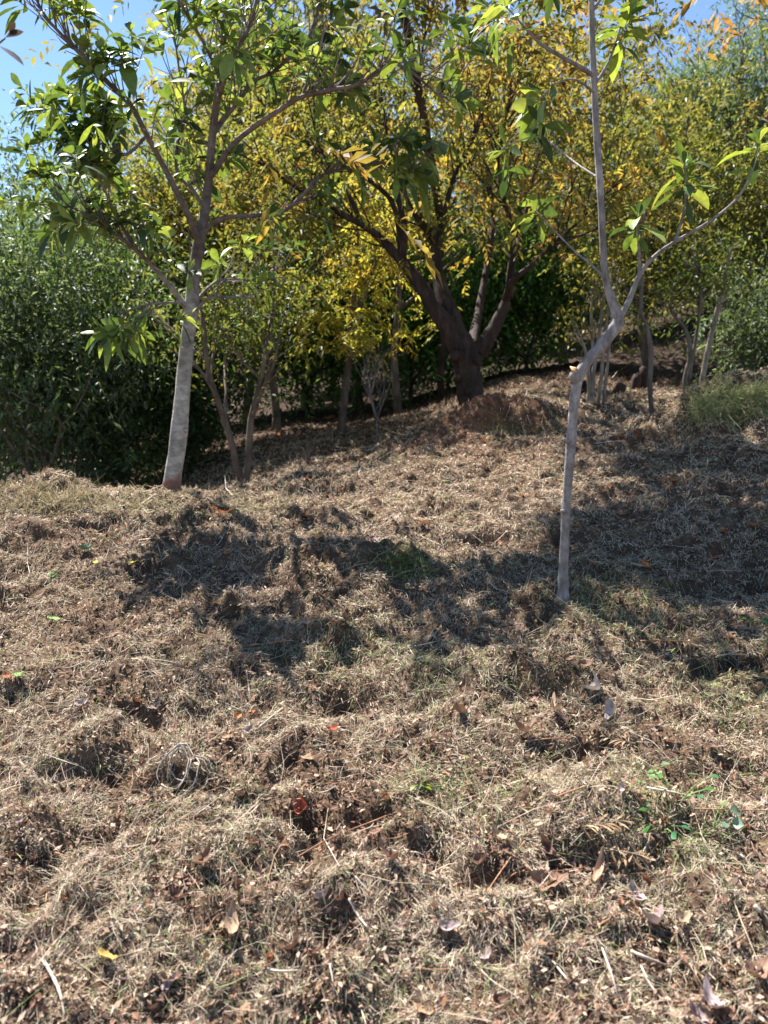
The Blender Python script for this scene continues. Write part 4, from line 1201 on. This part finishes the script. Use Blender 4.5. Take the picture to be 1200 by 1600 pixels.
# ------------------------------------------------------------------ sticks
def stick(rows, w, label, mat=B_TWIG, lift=.02, group=None):
    P = [gpt(u, v) + np.array((0, 0, lift + 0.004 * random.random())) for u, v in rows]
    b = P[0]; s = spline(P, len(P) * 5)
    s[:, 2] = np.maximum(s[:, 2], gz(s[:, 0], s[:, 1]) + 0.006)
    Wd = Wood(); Wd.tube(s, np.linspace(w, w * .6, len(s)), 6, 0.08)
    me_v = np.concatenate(Wd.V) - b
    o = link('fallen_stick', mesh_np('stick', me_v, [np.concatenate(Wd.F), np.concatenate(Wd.T)]), mat, loc=b)
    tag(o, label, 'stick', group)


PALE = bark_mat('pale_stick', (0.30, 0.24, 0.19), (0.52, 0.45, 0.37), None, 30, .3, .3)
REDS = bark_mat('red_stick', (0.28, 0.13, 0.07), (0.45, 0.25, 0.14), None, 30, .3, .3)
stick([(404, 1150), (424, 1132), (443, 1116)], .004, 'pale stick sloping up right beside the orange-red leaves', PALE)
stick([(68, 1515), (85, 1545), (95, 1570), (102, 1600)], .004, 'bent pinkish stick at the bottom left corner', PALE)
stick([(545, 1422), (560, 1445), (574, 1462)], .0035, 'short pale stick below the purple leaf in the lower middle', PALE)
stick([(555, 1382), (576, 1405)], .002, 'thin pale twig above the short stick in the lower middle', PALE)
stick([(465, 1352), (520, 1322), (600, 1290), (672, 1258)], .002, 'long thin stalk crossing the dark hollow in the lower middle', REDS)
stick([(820, 1170), (860, 1168), (915, 1166)], .0025, 'straight reddish stick right of the dark curled leaf', REDS)
stick([(1000, 1012), (1040, 1011), (1085, 1012)], .003, 'reddish brown stick right of the bent sapling shadow', REDS)
stick([(1120, 1035), (1148, 1030)], .004, 'pale chip at the end of the reddish sticks near the right edge', PALE)
stick([(820, 1330), (790, 1370), (760, 1410)], .002, 'thin curved stalk left of the brown ribbed leaf', REDS)
stick([(985, 1505), (1010, 1515), (1040, 1523)], .004, 'pale stick below the purplish crumpled leaf', PALE)
stick([(1000, 1525), (1015, 1555), (1035, 1580)], .0025, 'thin pale twig at the bottom right of centre', PALE)
stick([(842, 1506), (862, 1522), (885, 1545)], .003, 'pale short stalk in the bottom right half', PALE)
stick([(940, 1500), (955, 1540), (965, 1575)], .0025, 'thin grey twig pointing down near the bottom right', PALE)
stick([(1178, 1430), (1200, 1452)], .005, 'thick tan stalk at the right edge', PALE)
stick([(870, 1260), (905, 1245), (930, 1237)], .003, 'reddish stalk on the hay hump pointing at the green weed', REDS)
stick([(1010, 1243), (1045, 1250), (1085, 1258)], .003, 'tan stalk lying across the green weed', PALE)
stick([(1085, 1275), (1140, 1277), (1200, 1279)], .002, 'thin straight stalk right of the green weed', REDS)
stick([(380, 1018), (440, 1010), (475, 985)], .002, 'thin reddish stalk rising right in the left middle slope', REDS)
stick([(470, 968), (500, 972), (540, 985)], .002, 'thin reddish stalk ending at the small orange leaves', REDS)
stick([(985, 888), (1010, 892), (1028, 884)], .003, 'pale forked twig at the edge of the large shadow', PALE)
stick([(986, 882), (1005, 873), (1022, 862)], .002, 'fine pale twig above the forked one at the shadow edge', PALE)
stick([(255, 895), (262, 905), (268, 906)], .003, 'curved whitish twig under the left crest', PALE)
stick([(278, 890), (298, 905)], .003, 'pinkish short twig right of the curved whitish twig', PALE)
stick([(385, 1060), (389, 1085), (390, 1098)], .003, 'short upright pale twig left of centre', PALE)
stick([(415, 1530), (440, 1535), (470, 1530)], .003, 'grey knobbly twig at the bottom left of centre', PALE)
stick([(515, 1525), (520, 1550), (521, 1575)], .002, 'thin straight pale twig at the bottom centre', PALE)
for k in range(60):
    u, v = random.uniform(0, 1200), 820 + 770 * random.random()
    an = random.uniform(0, 3.14); l_ = random.uniform(18, 55) * (v / 1200)
    stick([(u, v), (u + math.cos(an) * l_ * .5, v + math.sin(an) * l_ * .22 + random.uniform(-3, 3)), (u + math.cos(an) * l_, v + math.sin(an) * l_ * .45)], random.uniform(.0012, .0022),
          'thin dry stalk lying loose in the mown hay', random.choice([PALE, REDS, B_TWIG]), group='thin dry stalks in the hay')


# ------------------------------------------------------------------ weeds
def weed(u, v, n, L, cols, label, name='green_weed', h=.06):
    b = gpt(u, v); root = empty(name, b, label, 'weed'); W_ = Wood(); lv = []
    for k in range(n):
        az = random.uniform(0, 6.28); t = b + np.array((math.cos(az) * h * .8, math.sin(az) * h * .8, h * random.uniform(.4, 1.1)))
        W_.tube([b, (b + t) / 2 + np.array((0, 0, .01)), t], [.0018, .0015, .001], 4, cap=False)
        d = unit(np.array((math.cos(az), math.sin(az), random.uniform(-.2, .4))))
        lv.append(leaves(t[None], d[None], np.array([L * random.uniform(.7, 1.2)]), np.array([L * .7]), np.array([.2]), np.array([random.choice(cols)]), True))
    W_.build('stem', bpy.data.materials['grass_stem'] if 'grass_stem' in bpy.data.materials else STEM, root, b)
    build_leaves('leaves', lv, M_LEAF, root, b)


STEM = bark_mat('green_stem', (0.10, 0.18, 0.05), (0.2, 0.3, 0.09), None, 30, .3, .2)
BG = [(0.08, 0.20, 0.04), (0.11, 0.25, 0.06), (0.05, 0.14, 0.05)]
weed(1060, 1258, 7, .028, BG, 'fresh green ivy-like weed growing out of the hay at right', h=.085)
weed(1035, 1305, 5, .028, [(0.06, 0.20, 0.08), (0.08, 0.24, 0.10)], 'darker green weed just below left of the fresh one', h=.05)
weed(1112, 1302, 4, .045, [(0.15, 0.24, 0.16), (0.20, 0.29, 0.20)], 'pale blue-green flat leaves right of the fresh weed', h=.06)
weed(1178, 978, 5, .03, BG, 'small green weed at the right edge of the sunlit slope', h=.03)
weed(1062, 1006, 4, .02, BG, 'tiny green sprout right of the bent sapling shadow', h=.03)
weed(1018, 1212, 3, .03, [(0.20, 0.28, 0.15)], 'single pale green sprout above the fresh weed', h=.035)
weed(655, 1237, 5, .02, [(0.25, 0.32, 0.05)], 'small yellow-green moss tuft beside the dark hollow', h=.02)
weed(95, 905, 5, .035, [(0.10, 0.26, 0.12)], 'little green weed under the dark blue-green leaf at left', h=.03)
weed(625, 878, 6, .03, BG, 'small green weed on top of the green hump in mid slope', h=.03)

# overhanging leafy shoot at the top left
b = at(-120, 60, 1.9)
root = empty('overhanging_branch', b, 'dark leaf and twig hanging into view at the top left edge against the sky', 'branch')
Wd = Wood(); Wd.tube(spline([b, at(-60, 72, 1.9), at(-10, 70, 1.9), at(8, 60, 1.9)], 14), np.linspace(.004, .002, 14), 6); Wd.build('twig', B_BROWN, root, b)
lv = [leaves(at(-8, 68, 1.9)[None], unit(at(38, 98, 1.9) - at(-8, 68, 1.9))[None], np.array([.075]), np.array([.026]), np.array([.1]), np.array([(0.06, 0.035, 0.03)]), True),
      leaves(at(6, 60, 1.9)[None], unit(at(38, 45, 1.9) - at(6, 60, 1.9))[None], np.array([.05]), np.array([.02]), np.array([.1]), np.array([(0.05, 0.035, 0.04)]), True),
      leaves(at(14, 55, 1.9)[None], unit(at(24, 32, 1.9) - at(14, 55, 1.9))[None], np.array([.035]), np.array([.018]), np.array([.1]), np.array([(0.05, 0.035, 0.04)]), True)]
build_leaves('leaves', lv, M_LEAF, root, b)

# looped pale roots lying on the hay at lower left
rp = gpt(285, 1212)
Wd = Wood()
for k in range(7):
    a0 = random.uniform(0, 6.28); n = 14; rx, ry = random.uniform(.03, .075), random.uniform(.015, .04)
    q = np.array([(rp[0] + random.uniform(-.003, .003) + math.cos(a0 + t) * rx + (k - 3) * .012, rp[1] + math.sin(a0 + t) * ry, 0) for t in np.linspace(0, random.uniform(3, 5.5), n)])
    q[:, 2] = gz(q[:, 0], q[:, 1]) + 0.022 + 0.008 * np.sin(np.linspace(0, 3.1, n))
    Wd.tube(q, np.linspace(.0025, .0015, n), 5)
o = link('root_tangle', mesh_np('root_tangle', np.concatenate(Wd.V) - rp, [np.concatenate(Wd.F), np.concatenate(Wd.T)]), PALE, loc=rp)
tag(o, 'looped tangle of pale cream roots on the hay at lower left', 'roots')
